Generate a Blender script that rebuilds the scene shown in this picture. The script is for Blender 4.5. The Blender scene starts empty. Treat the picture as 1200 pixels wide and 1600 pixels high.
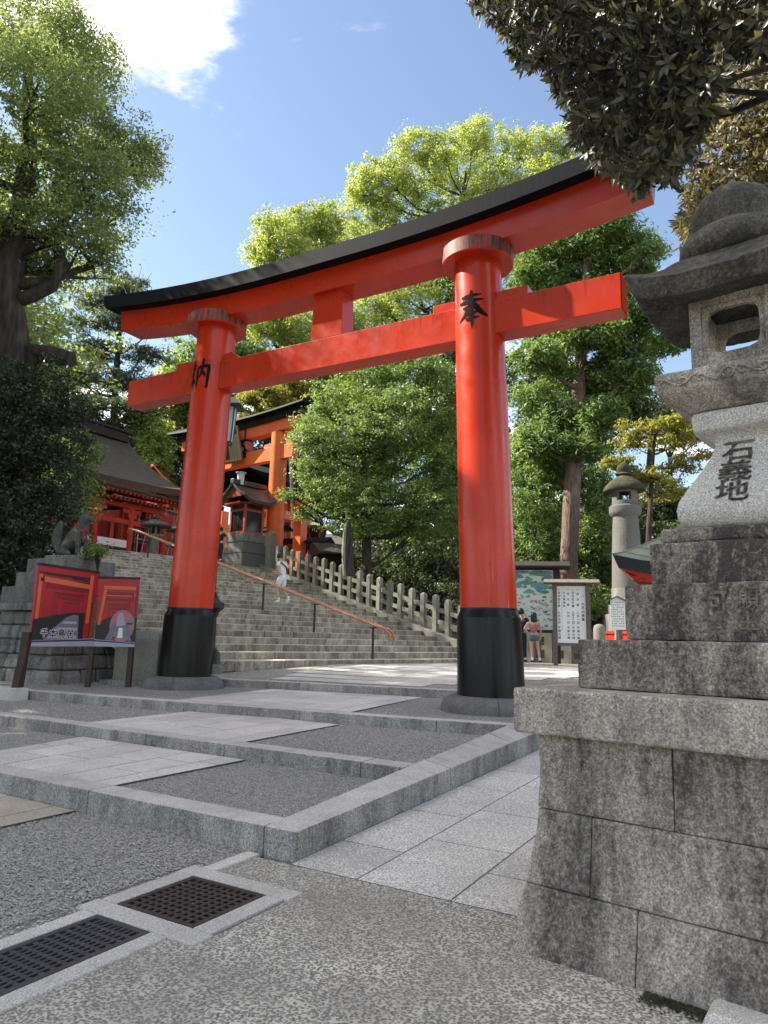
import bpy, bmesh, math, random
import numpy as np
from mathutils import Vector, Matrix

scene = bpy.context.scene
COL = scene.collection
RNG = np.random.default_rng(11)
random.seed(5)
R = math.radians

# ------------------------------------------------------------------ camera
FPX, PITCH, ROLL, EYE = 1109.0, R(10.07), R(1.41), np.array([0.0, 0.0, 1.5])
_F = np.array([0, math.cos(PITCH), math.sin(PITCH)])
_U0 = np.array([0, -math.sin(PITCH), math.cos(PITCH)])
_R = np.array([math.cos(ROLL), 0, 0]) + _U0 * math.sin(ROLL)
_U = -np.array([math.sin(ROLL), 0, 0]) + _U0 * math.cos(ROLL)
cam_d = bpy.data.cameras.new('camera')
cam_d.sensor_fit = 'VERTICAL'
cam_d.sensor_height = 36
cam_d.lens = FPX / 1600 * 36
cam_d.clip_start = 0.05
cam_d.clip_end = 3000
cam = bpy.data.objects.new('camera', cam_d)
COL.objects.link(cam)
cam.matrix_world = Matrix(((_R[0], _U[0], -_F[0], 0), (_R[1], _U[1], -_F[1], 0), (_R[2], _U[2], -_F[2], 1.5), (0, 0, 0, 1)))
scene.camera = cam

# ------------------------------------------------------------------ light
SUN_AZ, SUN_EL = -75.0, 40.0          # azimuth from +Y, clockwise positive
sun_d = bpy.data.lights.new('sun', 'SUN')
sun_d.energy = 3.3
sun_d.angle = R(0.53)
sun_d.color = (1.0, 0.94, 0.82)
sun = bpy.data.objects.new('sun', sun_d)
COL.objects.link(sun)
_sd = Vector((math.sin(R(SUN_AZ)) * math.cos(R(SUN_EL)), math.cos(R(SUN_AZ)) * math.cos(R(SUN_EL)), math.sin(R(SUN_EL))))
sun.rotation_euler = _sd.to_track_quat('Z', 'Y').to_euler()

world = bpy.data.worlds.new('World')
scene.world = world
world.use_nodes = True
wn, wl = world.node_tree.nodes, world.node_tree.links
wn.clear()
w_out = wn.new('ShaderNodeOutputWorld')
w_bg = wn.new('ShaderNodeBackground')
w_sky = wn.new('ShaderNodeTexSky')
w_sky.sky_type = 'NISHITA'
w_sky.sun_disc = False
w_sky.sun_elevation = R(SUN_EL)
w_sky.sun_rotation = R(SUN_AZ)
w_sky.air_density = 1.0
w_sky.dust_density = 0.4
w_sky.ozone_density = 1.5
w_bg.inputs[1].default_value = 0.10
# broken fair-weather cloud: one noise over the whole sky
w_tc = wn.new('ShaderNodeTexCoord')
w_sep = wn.new('ShaderNodeSeparateXYZ')
wl.new(w_tc.outputs['Generated'], w_sep.inputs[0])
w_div = wn.new('ShaderNodeVectorMath'); w_div.operation = 'DIVIDE'
w_add = wn.new('ShaderNodeMath'); w_add.operation = 'MAXIMUM'; w_add.inputs[1].default_value = 0.0
w_add2 = wn.new('ShaderNodeMath'); w_add2.operation = 'ADD'; w_add2.inputs[1].default_value = 0.22
w_cmb = wn.new('ShaderNodeCombineXYZ')
wl.new(w_sep.outputs['Z'], w_add.inputs[0]); wl.new(w_add.outputs[0], w_add2.inputs[0])
for i in range(3):
    wl.new(w_add2.outputs[0], w_cmb.inputs[i])
wl.new(w_tc.outputs['Generated'], w_div.inputs[0]); wl.new(w_cmb.outputs[0], w_div.inputs[1])
w_map = wn.new('ShaderNodeMapping'); w_map.inputs['Location'].default_value = (-3.868, -7.909, 6.503); w_map.inputs['Scale'].default_value = (1.5, 2.0, 1.5)
wl.new(w_div.outputs[0], w_map.inputs[0])
w_n = wn.new('ShaderNodeTexNoise'); w_n.inputs['Scale'].default_value = 0.85; w_n.inputs['Detail'].default_value = 9; w_n.inputs['Roughness'].default_value = 0.62; w_n.inputs['Distortion'].default_value = 0.35
wl.new(w_map.outputs[0], w_n.inputs['Vector'])
w_r = wn.new('ShaderNodeValToRGB')
w_r.color_ramp.elements[0].position = 0.505; w_r.color_ramp.elements[0].color = (0, 0, 0, 1)
w_r.color_ramp.elements[1].position = 0.80; w_r.color_ramp.elements[1].color = (1, 1, 1, 1)
w_r.color_ramp.interpolation = 'EASE'
wl.new(w_n.outputs['Fac'], w_r.inputs[0])
w_mix = wn.new('ShaderNodeMix'); w_mix.data_type = 'RGBA'
wl.new(w_r.outputs[0], w_mix.inputs['Factor'])
w_dim = wn.new('ShaderNodeMix'); w_dim.data_type = 'RGBA'; w_dim.blend_type = 'MULTIPLY'; w_dim.inputs['Factor'].default_value = 1.0; w_dim.inputs['B'].default_value = (.76, .76, .80, 1)   # blue dimmed; bright cloud fills the shade instead
wl.new(w_sky.outputs[0], w_dim.inputs['A']); wl.new(w_dim.outputs['Result'], w_mix.inputs['A'])
w_mix.inputs['B'].default_value = (23.0, 22.0, 20.6, 1)
w_wb = wn.new('ShaderNodeMix'); w_wb.data_type = 'RGBA'; w_wb.blend_type = 'MULTIPLY'; w_wb.inputs['Factor'].default_value = 1.0   # warm white balance of the daylight
wl.new(w_mix.outputs['Result'], w_wb.inputs['A']); w_wb.inputs['B'].default_value = (1.03, .945, 0.84, 1)
wl.new(w_wb.outputs['Result'], w_bg.inputs[0])
wl.new(w_bg.outputs[0], w_out.inputs[0])

scene.view_settings.view_transform = 'Standard'
scene.view_settings.look = 'None'
scene.view_settings.gamma = 1
scene.view_settings.use_curve_mapping = False
scene.view_settings.exposure = 1.98

# ------------------------------------------------------------------ site frames (metres)
def ray(u, v):
    d = _F + _R * (u - 600) / FPX - _U * (v - 800) / FPX
    return d / np.linalg.norm(d)
def at(u, v, h):                      # the point at ground distance h from the camera foot, in that direction
    d = ray(u, v)
    return EYE + d * h / math.hypot(d[0], d[1])
def onz(u, v, z):
    d = ray(u, v)
    return EYE + d * (z - EYE[2]) / d[2]
K0 = np.array([-0.5403, 5.1216, 0.0])          # the corner of the lowest kerb
EP = np.array([math.sin(R(31)), math.cos(R(31)), 0]); EK = np.array([-EP[1], EP[0], 0])
def W(s, e, z=0.0): return K0 + EP * s + EK * e + np.array([0, 0, z])
S0 = np.array([-3.66, 16.52, 0.0])             # foot of the stairs
US = np.array([math.sin(R(43)), math.cos(R(43)), 0]); AS = np.array([-US[1], US[0], 0])
Z1, RISE, RUN, NSTEP = 0.90, 0.18, 0.69, 24
def ST(l, d, z=0.0): return S0 + US * l + AS * d + np.array([0, 0, z])
def stair_z(d): return Z1 + RISE * max(0, min(NSTEP - 1, math.floor(d / RUN + 1e-6)))
TOPZ = Z1 + RISE * (NSTEP - 1)
def path_z(s):                         # the gently rising paving right of the terraces
    if s < 0: return 0.0
    if s < 7: return 0.03 * s
    if s < 14: return 0.21 + (s - 7) * 0.086
    return 0.812 + min(s - 14, 4) * 0.01
def t4_z(s, e=3.0): return 0.583 + max(0.0, min(.215, (s - (8.78 - .185 * min(max(e, 0), 9))) * .05))

# ------------------------------------------------------------------ objects
def props(o, label=None, cat=None, group=None, kind=None):
    if label: o['label'] = label
    if cat: o['category'] = cat
    if group: o['group'] = group
    if kind: o['kind'] = kind
    return o
def empty(name, loc, label=None, cat=None, group=None, kind=None, rz=0.0):
    o = bpy.data.objects.new(name, None)
    o.empty_display_size = 0.2
    o.location = [float(c) for c in loc]
    o.rotation_euler = (0, 0, rz)
    COL.objects.link(o)
    return props(o, label, cat, group, kind)
def copy_tree(o, parent=None):
    c = o.copy(); COL.objects.link(c)
    if parent: c.parent = parent
    for ch in list(o.children): copy_tree(ch, c)
    return c
def inst(name, me, parent, loc=(0, 0, 0), rz=0.0, scale=(1, 1, 1), rot=None):
    o = bpy.data.objects.new(name, me); COL.objects.link(o)
    o.parent = parent; o.location = [float(c) for c in loc]
    o.rotation_euler = rot if rot else (0, 0, rz); o.scale = scale
    return o
def mesh_np(name, V, F, mat, smooth=False):
    me = bpy.data.meshes.new(name)
    V = np.asarray(V, dtype=np.float32); F = np.asarray(F, dtype=np.int32)
    k = F.shape[1]
    me.vertices.add(len(V)); me.vertices.foreach_set('co', V.ravel())
    me.loops.add(F.size); me.loops.foreach_set('vertex_index', F.ravel())
    me.polygons.add(len(F)); me.polygons.foreach_set('loop_start', np.arange(0, F.size, k, dtype=np.int32))
    if smooth: me.polygons.foreach_set('use_smooth', np.ones(len(F), dtype=bool))
    me.update(calc_edges=True)
    if mat: me.materials.append(mat)
    return me

class MB:
    def __init__(s): s.V = []; s.F = []
    def add(s, V, F):
        b = len(s.V); s.V += [tuple(float(c) for c in v) for v in V]; s.F += [tuple(b + i for i in f) for f in F]; return s
    def hexa(s, P):                     # 8 corners: bottom ring then top ring
        return s.add(P, [(3, 2, 1, 0), (4, 5, 6, 7), (0, 1, 5, 4), (1, 2, 6, 5), (2, 3, 7, 6), (3, 0, 4, 7)])
    def box(s, x0, x1, y0, y1, z0, z1):
        return s.hexa([(x0, y0, z0), (x1, y0, z0), (x1, y1, z0), (x0, y1, z0), (x0, y0, z1), (x1, y0, z1), (x1, y1, z1), (x0, y1, z1)])
    def fr(s, z0, a0, b0, z1, a1, b1, cx=0, cy=0):
        return s.hexa([(cx - a0, cy - b0, z0), (cx + a0, cy - b0, z0), (cx + a0, cy + b0, z0), (cx - a0, cy + b0, z0),
                       (cx - a1, cy - b1, z1), (cx + a1, cy - b1, z1), (cx + a1, cy + b1, z1), (cx - a1, cy + b1, z1)])
    def beam(s, p, q, w, h, up=(0, 0, 1)):
        p = Vector(p); q = Vector(q); d = (q - p).normalized(); up = Vector(up)
        x = d.cross(up)
        if x.length < 1e-4: x = d.cross(Vector((0, 1, 0)))
        x.normalize(); y = x.cross(d).normalized()
        a, b = x * w / 2, y * h / 2
        return s.hexa([p - a - b, p + a - b, p + a + b, p - a + b, q - a - b, q + a - b, q + a + b, q - a + b])
    def loft(s, rings, caps=True, closed=True):
        n = len(rings[0]); b = len(s.V)
        for r in rings: s.V += [tuple(float(c) for c in v) for v in r]
        for i in range(len(rings) - 1):
            for j in range(n if closed else n - 1):
                k = (j + 1) % n
                s.F.append((b + i * n + j, b + i * n + k, b + (i + 1) * n + k, b + (i + 1) * n + j))
        if caps:
            s.F.append(tuple(b + j for j in reversed(range(n)))); s.F.append(tuple(b + (len(rings) - 1) * n + j for j in range(n)))
        return s
    def lathe(s, prof, n=24, cx=0, cy=0):
        return s.loft([[(cx + r * math.cos(2 * math.pi * j / n), cy + r * math.sin(2 * math.pi * j / n), z) for j in range(n)] for r, z in prof])
    def tube(s, path, rad, n=8, jit=0.0):
        rings = []; P = [Vector([float(c) for c in p]) for p in path]
        up = Vector((0.13, 0.21, 0.97))
        for i, p in enumerate(P):
            d = (P[min(i + 1, len(P) - 1)] - P[max(i - 1, 0)]).normalized()
            x = d.cross(up)
            if x.length < 0.1: x = d.cross(Vector((1, 0, 0)))
            x.normalize(); y = x.cross(d)
            r = rad[i] if hasattr(rad, '__len__') else rad
            rings.append([p + (x * math.cos(2 * math.pi * j / n) + y * math.sin(2 * math.pi * j / n)) * r * (1 + jit * random.uniform(-1, 1)) for j in range(n)])
        return s.loft(rings)
    def prism(s, poly, z0, z1):
        n = len(poly)
        return s.loft([[(p[0], p[1], z0) for p in poly], [(p[0], p[1], z1) for p in poly]])
    def slab(s, poly3, off):            # polygon in space pushed along off
        off = np.asarray(off, float)
        return s.loft([[np.asarray(p, float) for p in poly3], [np.asarray(p, float) + off for p in poly3]])
    def mesh(s, name, mat, bevel=0.0, smooth=None, sub=0, origin=None, seg=2):
        me = bpy.data.meshes.new(name)
        V = s.V if origin is None else [(a - origin[0], b - origin[1], c - origin[2]) for a, b, c in s.V]
        me.from_pydata(V, [], s.F); me.update()
        bm = bmesh.new(); bm.from_mesh(me)
        bmesh.ops.recalc_face_normals(bm, faces=bm.faces)
        if bevel:
            es = [e for e in bm.edges if len(e.link_faces) == 2 and e.calc_face_angle(0) > 0.6]
            bmesh.ops.bevel(bm, geom=es, offset=bevel, segments=seg, affect='EDGES', profile=0.6)
        bm.to_mesh(me); bm.free()
        if smooth is not None:
            me.polygons.foreach_set('use_smooth', [True] * len(me.polygons)); me.set_sharp_from_angle(angle=R(smooth))
        if mat: me.materials.append(mat)
        return me
    def build(s, name, mat, parent=None, label=None, cat=None, group=None, kind=None, loc=None, rz=0.0, dressed=None, **kw):
        o = bpy.data.objects.new(name, s.mesh(name, mat, **kw)); COL.objects.link(o)
        if dressed:                          # own material for upright faces; on kerbs and risers dirt plus painted shade
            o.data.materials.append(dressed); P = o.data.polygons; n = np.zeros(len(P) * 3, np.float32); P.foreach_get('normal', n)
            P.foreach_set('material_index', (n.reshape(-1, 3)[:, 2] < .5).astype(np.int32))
        if parent: o.parent = parent
        if kw.get('origin') is not None and not parent: o.location = [float(c) for c in kw['origin']]
        if loc is not None: o.location = [float(c) for c in loc]
        if rz: o.rotation_euler = (0, 0, rz)
        return props(o, label, cat, group, kind)

# ------------------------------------------------------------------ materials
class NT:
    def __init__(s, name):
        s.m = bpy.data.materials.new(name); s.m.use_nodes = True
        s.n, s.l = s.m.node_tree.nodes, s.m.node_tree.links
        s.b = s.n['Principled BSDF']
        s.tc = s.n.new('ShaderNodeTexCoord')
    def mapping(s, scale=(1, 1, 1), src='Object'):
        m = s.n.new('ShaderNodeMapping'); m.inputs['Scale'].default_value = scale
        s.l.new(s.tc.outputs[src], m.inputs[0]); return m.outputs[0]
    def world(s, scale=(1, 1, 1)):
        g = s.n.new('ShaderNodeNewGeometry'); m = s.n.new('ShaderNodeMapping'); m.inputs['Scale'].default_value = scale
        s.l.new(g.outputs['Position'], m.inputs[0]); return m.outputs[0]
    def noise(s, scale, detail=4, rough=0.55, vec=None, dist=0.0):
        t = s.n.new('ShaderNodeTexNoise'); t.inputs['Scale'].default_value = scale; t.inputs['Detail'].default_value = detail
        t.inputs['Roughness'].default_value = rough; t.inputs['Distortion'].default_value = dist
        if vec: s.l.new(vec, t.inputs['Vector'])
        return t.outputs['Fac']
    def vor(s, scale, vec=None, feat='F1', out='Distance', rnd=1.0):
        t = s.n.new('ShaderNodeTexVoronoi'); t.feature = feat; t.inputs['Scale'].default_value = scale; t.inputs['Randomness'].default_value = rnd
        if vec: s.l.new(vec, t.inputs['Vector'])
        return t.outputs[out]
    def ramp(s, fac, stops):
        r = s.n.new('ShaderNodeValToRGB'); e = r.color_ramp.elements
        while len(e) < len(stops): e.new(0.5)
        for i, (p, c) in enumerate(stops):
            e[i].position = p; e[i].color = (c, c, c, 1) if not hasattr(c, '__len__') else (*c, 1)
        s.l.new(fac, r.inputs[0]); return r.outputs[0]
    def mix(s, fac, a, b, mode='MIX'):
        m = s.n.new('ShaderNodeMix'); m.data_type = 'RGBA'; m.blend_type = mode
        for sock, v in (('Factor', fac), ('A', a), ('B', b)):
            i = m.inputs[sock] if sock == 'Factor' else m.inputs[sock]
            if sock == 'Factor': i = m.inputs[0]
            elif sock == 'A': i = m.inputs[6]
            else: i = m.inputs[7]
            if isinstance(v, (int, float)): i.default_value = v if sock == 'Factor' else (v, v, v, 1)
            elif hasattr(v, '__len__') and not hasattr(v, 'links'): i.default_value = (*v, 1)
            else: s.l.new(v, i)
        return m.outputs[2]
    def rnd(s, how='island'):
        if how == 'island':
            g = s.n.new('ShaderNodeNewGeometry'); return g.outputs['Random Per Island']
        g = s.n.new('ShaderNodeObjectInfo'); return g.outputs['Random']
    def set(s, col=None, rough=None, bump=None, bstr=0.3, bdist=0.01, metal=None, coat=None, spec=None):
        if col is not None:
            if hasattr(col, '__len__') and not hasattr(col, 'links'): s.b.inputs['Base Color'].default_value = (*col, 1)
            else: s.l.new(col, s.b.inputs['Base Color'])
        if rough is not None:
            if isinstance(rough, (int, float)): s.b.inputs['Roughness'].default_value = rough
            else: s.l.new(rough, s.b.inputs['Roughness'])
        if metal is not None: s.b.inputs['Metallic'].default_value = metal
        if coat is not None:
            s.b.inputs['Coat Weight'].default_value = coat; s.b.inputs['Coat Roughness'].default_value = 0.2
        if spec is not None: s.b.inputs['Specular IOR Level'].default_value = spec
        if bump is not None:
            b = s.n.new('ShaderNodeBump'); b.inputs['Strength'].default_value = bstr; b.inputs['Distance'].default_value = bdist
            s.l.new(bump, b.inputs['Height']); s.l.new(b.outputs[0], s.b.inputs['Normal'])
        return s.m

def plain(name, col, rough=0.6, var=0.12, scale=6, metal=None, coat=None):
    t = NT(name); n = t.noise(scale, 6, 0.6, t.mapping())
    c = t.ramp(n, [(0.3, [x * (1 - var) for x in col]), (0.7, [min(1, x * (1 + var)) for x in col])])
    return t.set(c, rough, n, 0.1, 0.005, metal, coat)

def granite(name, base, speck=0.5, stain=0.0, dark=(0.05, 0.045, 0.045), grain=170, streak=False, tint_rnd=0.12, lo=0.42, hi=0.62, warm=None, bs=0.35, sharp=False):
    t = NT(name)
    o = t.world((1, 1, 1)); 
    sp = t.noise(grain, 3, 0.7, o)
    c = t.ramp(sp, [(0.34, [x * (1 - speck) for x in base]), (0.5, base), (0.66, [min(1, x * (1 + 0.5 * speck)) for x in base])])
    sp2 = t.vor(grain * 0.5, o)
    c = t.mix(t.ramp(sp2, [(0.12, 0.55), (0.3, 0.0)]), c, [x * 0.35 for x in base])
    big = t.noise(1.6, 5, 0.6, o)
    c = t.mix(1.0, c, t.ramp(big, [(0.3, 0.86), (0.7, 1.1)]), 'MULTIPLY')
    if warm:
        c = t.mix(t.ramp(t.noise(2.7, 4, 0.6, o), [(0.45, 0.0), (0.7, 0.55)]), c, warm)
    if stain:
        v = t.world((1.0, 1.0, 0.28)) if streak else o
        st = t.noise(3.4, 8, 0.72, v, 0.4)
        st2 = t.noise(34, 4, 0.8, o)
        f = t.mix(0.36, st, st2)
        c = t.mix(t.ramp(f, [(lo, 0.0), (hi, stain)] if not sharp else [(lo, 0.0), (hi, stain)]), c, dark)
        li = t.noise(21, 6, 0.75, o)
        c = t.mix(t.ramp(li, [(0.60, 0.0), (0.72, 0.5)]), c, [min(1, x * 1.25) for x in base])
    fine = t.noise(grain * .8, 2, 0.5, o)                # crystals: pale feldspar, dark mica
    c = t.mix(1.0, c, t.ramp(fine, [(0.36, 1 - .35 * speck), (0.5, 1.0), (0.64, 1 + .5 * speck)]), 'MULTIPLY')
    if tint_rnd:
        c = t.mix(1.0, c, t.ramp(t.rnd('obj'), [(0.0, 1 - tint_rnd), (1.0, 1 + tint_rnd)]), 'MULTIPLY')
    return t.set(c, 0.85, t.mix(0.4, sp, t.noise(28, 5, 0.7, o)), bs, 0.006, spec=0.3)

M = {}
M['granite_new'] = granite('pale_granite', (0.58, 0.55, 0.51), 0.45, 0.35, (0.16, 0.16, 0.155), 150, tint_rnd=0.10, lo=0.5, hi=0.72)
M['granite_kerb'] = granite('kerb_granite', (0.57, 0.54, 0.50), 0.45, 0.5, (0.10, 0.10, 0.10), 150, True, 0.10, 0.47, 0.68)
M['kerb_face'] = granite('hammered_kerb_face', (0.42, 0.40, 0.37), 0.6, 0.9, (0.075, 0.073, 0.07), 95, True, 0.12, 0.42, 0.64, bs=0.8)  # upright kerb faces: rough, dirty stone darkened with painted-in shade
M['paving'] = granite('paving_granite', (0.65, 0.615, 0.565), 0.5, 0.4, (0.2, 0.2, 0.2), 130, tint_rnd=0.13, lo=0.5, hi=0.75)
M['paving_hatch'] = granite('rough_paving_granite', (0.66, 0.63, 0.58), 0.62, 0.4, (0.22, 0.22, 0.22), 85, tint_rnd=0.08, lo=0.5, hi=0.8, bs=0.6)
M['paving_pink'] = granite('warm_paving_stone', (0.46, 0.41, 0.34), 0.3, 0.3, (0.3, 0.2, 0.12), 60, tint_rnd=0.1)
M['lantern_dark'] = granite('weathered_lantern_stone', (0.54, 0.465, 0.385), 0.6, 0.97, (0.050, 0.041, 0.039), 110, True, 0.05, 0.335, 0.56)
M['lantern_mid'] = granite('lichened_lantern_stone', (0.55, 0.49, 0.41), 0.6, 0.93, (0.08, 0.068, 0.06), 110, True, 0.05, 0.40, 0.65)
M['lantern_base'] = granite('lantern_base_stone', (0.53, 0.47, 0.395), 0.6, 0.95, (0.062, 0.053, 0.048), 110, True, 0.07, 0.37, 0.585)
M['lantern_clean'] = granite('clean_lantern_granite', (0.56, 0.53, 0.485), 0.55, 0.45, (0.25, 0.22, 0.17), 130, False, 0.0, 0.52, 0.75)
M['lantern_roof'] = granite('mossy_lantern_roof_stone', (0.17, 0.155, 0.13), 0.5, 0.95, (0.032, 0.03, 0.024), 80, False, 0.0, 0.34, 0.58)
M['step'] = granite('stair_granite', (0.56, 0.52, 0.44), 0.4, 0.5, (0.085, 0.07, 0.05), 60, True, 0.18, 0.43, 0.64, (0.42, 0.38, 0.28))
M['step_face'] = granite('stained_step_riser', (0.44, 0.40, 0.32), 0.5, 0.9, (0.06, 0.05, 0.036), 60, True, 0.2, 0.42, 0.62)  # risers: stained stone, darkened further to paint in their shade
M['fence_stone'] = granite('fence_stone', (0.23, 0.222, 0.19), 0.35, 0.6, (0.12, 0.11, 0.085), 60, True, 0.14, 0.46, 0.7)
M['old_stone'] = granite('old_masonry_stone', (0.24, 0.235, 0.22), 0.5, 0.9, (0.05, 0.045, 0.042), 60, True, 0.2, 0.42, 0.62)
M['base_stone'] = granite('pillar_base_stone', (0.20, 0.19, 0.19), 0.35, 0.8, (0.075, 0.07, 0.07), 80, False, 0.1, 0.42, 0.62)
M['far_lantern'] = granite('grey_lantern_stone', (0.135, 0.135, 0.125), 0.2, 0.6, (0.085, 0.085, 0.075), 60, True, 0.0, 0.48, 0.72)
M['joint'] = plain('joint_mortar', (0.10, 0.10, 0.095), 0.9)
M['moss'] = plain('moss', (0.035, 0.037, 0.014), 0.95, 0.5, 9)

def gravel_mat(name, base, scale):
    t = NT(name); o = t.world()
    d = t.vor(scale, o); rc = t.vor(scale, o, 'F1', 'Color')
    hv = t.n.new('ShaderNodeSeparateColor'); t.l.new(rc, hv.inputs[0])
    c = t.ramp(hv.outputs[0], [(0.0, [x * 0.55 for x in base]), (0.55, base), (0.9, [x * 1.5 for x in base]), (1.0, [min(1, x * 2.4) for x in base])])
    c = t.mix(t.ramp(d, [(0.35, 0.0), (0.75, 0.85)]), c, [x * 0.25 for x in base])
    c = t.mix(1.0, c, t.ramp(t.noise(1.1, 4, 0.6, o), [(0.3, 0.85), (0.7, 1.12)]), 'MULTIPLY')
    inv = t.ramp(d, [(0.0, 1.0), (0.8, 0.0)])
    return t.set(c, 0.8, inv, 0.9, 0.008)
M['gravel'] = gravel_mat('grey_gravel', (0.37, 0.355, 0.325), 62)
M['gravel_warm'] = gravel_mat('pale_gravel', (0.40, 0.375, 0.335), 60)
def pebble_mat():
    t = NT('gravel_pebbles'); r = t.rnd()
    c = t.ramp(r, [(0.0, (0.24, 0.23, 0.213)), (0.35, (0.35, 0.336, 0.312)), (0.85, (0.45, 0.433, 0.402)), (0.985, (0.46, 0.45, 0.43)), (1.0, (0.68, 0.66, 0.62))])
    return t.set(c, 0.75, t.noise(240, 2), 0.2, 0.002)
M['pebble'] = pebble_mat()
def aggregate():
    t = NT('exposed_aggregate_concrete'); o = t.world()
    d = t.vor(74, o); rc = t.vor(74, o, 'F1', 'Color')
    hv = t.n.new('ShaderNodeSeparateColor'); t.l.new(rc, hv.inputs[0])
    peb = t.ramp(hv.outputs[1], [(0.0, (0.14, 0.133, 0.118)), (0.5, (0.23, 0.22, 0.196)), (1.0, (0.36, 0.343, 0.305))])
    wear = t.noise(1.3, 6, 0.65, o)
    mort = t.mix(t.ramp(wear, [(0.35, 0.0), (0.62, 1.0)]), (0.42, 0.39, 0.33), (0.74, 0.69, 0.59))
    n2 = t.noise(60, 3, 0.6, o)
    f = t.mix(0.3, d, n2)
    c = t.mix(t.ramp(f, [(0.50, 0.0), (0.62, 1.0)]), peb, mort)
    c = t.mix(t.ramp(t.noise(0.8, 5, 0.6, o), [(0.42, 0.0), (0.7, 0.35)]), c, (0.20, 0.185, 0.15))
    return t.set(c, 0.85, t.ramp(f, [(0.2, 1.0), (0.5, 0.0)]), 0.5, 0.004)
M['apron'] = aggregate()
def soil():
    t = NT('forest_soil'); o = t.world(); n = t.noise(2.2, 8, 0.7, o)
    c = t.ramp(n, [(0.3, (0.03, 0.026, 0.018)), (0.55, (0.055, 0.05, 0.03)), (0.75, (0.05, 0.065, 0.022))])
    return t.set(c, 0.95, n, 0.6, 0.05)
M['soil'] = soil()

def paint(name, col, rough=0.36, coat=0.12, grime=0.55, drips=None):
    t = NT(name); o = t.mapping()
    c = t.ramp(t.noise(1.3, 5, 0.6, o), [(0.3, [x * 0.86 for x in col]), (0.7, [min(1, x * 1.1) for x in col])])
    st = t.noise(7.5, 7, 0.75, t.mapping((2.2, 2.2, 0.16)))
    c = t.mix(t.ramp(st, [(0.58, 0.0), (0.78, grime)]), c, (0.10, 0.03, 0.02))
    sc = t.noise(16, 5, 0.7, t.mapping((3.0, 3.0, 0.05)))
    c = t.mix(t.ramp(sc, [(0.66, 0.0), (0.74, 0.35)]), c, [min(1, x * 1.25 + .10) for x in col])
    zz = t.n.new('ShaderNodeSeparateXYZ'); t.l.new(t.tc.outputs['Object'], zz.inputs[0])
    def band(z0, z1):
        m = t.n.new('ShaderNodeMapRange'); m.inputs[1].default_value = z0; m.inputs[2].default_value = z1; t.l.new(zz.outputs[2], m.inputs[0]); return m.outputs[0]
    if drips:                                            # rain streaks running down from the top edges, pale scratches and painted highlights lower down
        dn = t.noise(11, 4, 0.6, t.mapping((1.6, 1.6, 0.07)))
        for z0, z1, k in drips:
            f = t.mix(1.0, t.ramp(dn, [(0.54, 0.0), (0.66, 0.8)]), t.mix(1.0, band(z0, z1), t.ramp(band(z1 + .012, z1 + .004), [(0, 0.0), (1, 1.0)]), 'MULTIPLY'), 'MULTIPLY')
            c = t.mix(f, c, (0.085, 0.022, 0.018))
        sn = t.noise(9, 5, 0.7, t.mapping((2.5, 2.5, 0.035)))
        f = t.mix(1.0, t.ramp(sn, [(0.60, 0.0), (0.70, 0.4)]), band(4.6, 2.0), 'MULTIPLY')
        c = t.mix(f, c, (0.80, 0.36, 0.24))
    ro = t.ramp(t.noise(3.0, 5, 0.6, o), [(0.3, rough * 0.8), (0.7, rough * 1.5)])
    return t.set(c, ro, t.noise(30, 3, 0.5, o), 0.03, 0.004, coat=coat, spec=0.3)
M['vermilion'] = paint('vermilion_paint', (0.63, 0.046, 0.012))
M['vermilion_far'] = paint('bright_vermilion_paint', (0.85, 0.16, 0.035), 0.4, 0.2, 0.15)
M['vermilion_gate'] = paint('rain_streaked_vermilion_paint', (0.56, 0.034, 0.008), 0.28, 0.2, drips=[(6.80, 7.17, 1)])
M['vermilion_end'] = plain('matt_vermilion_end_grain', (0.42, 0.035, 0.012), 0.95)  # dull red for the plates that hide sky glare
M['vermilion_end'].node_tree.nodes['Principled BSDF'].inputs['Specular IOR Level'].default_value = 0.05
M['red_wood'] = paint('red_painted_wood', (0.42, 0.045, 0.025), 0.5, 0.0, 0.25)
M['pink_red'] = paint('faded_red_paint', (0.45, 0.09, 0.07), 0.5, 0.0, 0.3)
def rotted():
    t = NT('stained_red_paint'); o = t.mapping((5, 5, 0.9))
    n = t.noise(3.2, 6, 0.7, o)
    c = t.ramp(n, [(0.40, (0.035, 0.022, 0.018)), (0.52, (0.22, 0.05, 0.03)), (0.66, (0.46, 0.06, 0.03))])
    return t.set(c, 0.6, n, 0.25, 0.01)
M['rotted'] = rotted()
def lacquer():
    t = NT('black_lacquer'); o = t.mapping((3, 3, 0.25))
    n = t.noise(5, 5, 0.6, o)
    c = t.ramp(n, [(0.3, (0.004, 0.004, 0.0045)), (0.7, (0.008, 0.0075, 0.008))])
    return t.set(c, t.ramp(n, [(0.3, 0.26), (0.7, 0.36)]), t.noise(3, 3), 0.02, 0.01, spec=0.28)
M['lacquer'] = lacquer()
def ridge_black():
    t = NT('weathered_black_beam'); o = t.mapping((6, 1.5, 0.5))
    n = t.noise(4, 7, 0.7, o)
    c = t.ramp(n, [(0.35, (0.004, 0.005, 0.007)), (0.6, (0.009, 0.010, 0.014)), (0.82, (0.03, 0.031, 0.033))])
    c = t.mix(t.ramp(t.noise(0.9, 6, 0.8, t.mapping((1, 1, 1.6))), [(0.66, 0.0), (0.74, 0.7)]), c, (0.30, 0.29, 0.25))
    return t.set(c, 0.7, n, 0.15, 0.01, spec=0.15)
M['ridge_black'] = ridge_black()
M['iron'] = plain('dark_iron', (0.022, 0.017, 0.015), 0.5, 0.3, 20)
M['rust_iron'] = plain('brown_grate_iron', (0.040, 0.030, 0.026), 0.55, 0.4, 30)
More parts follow.
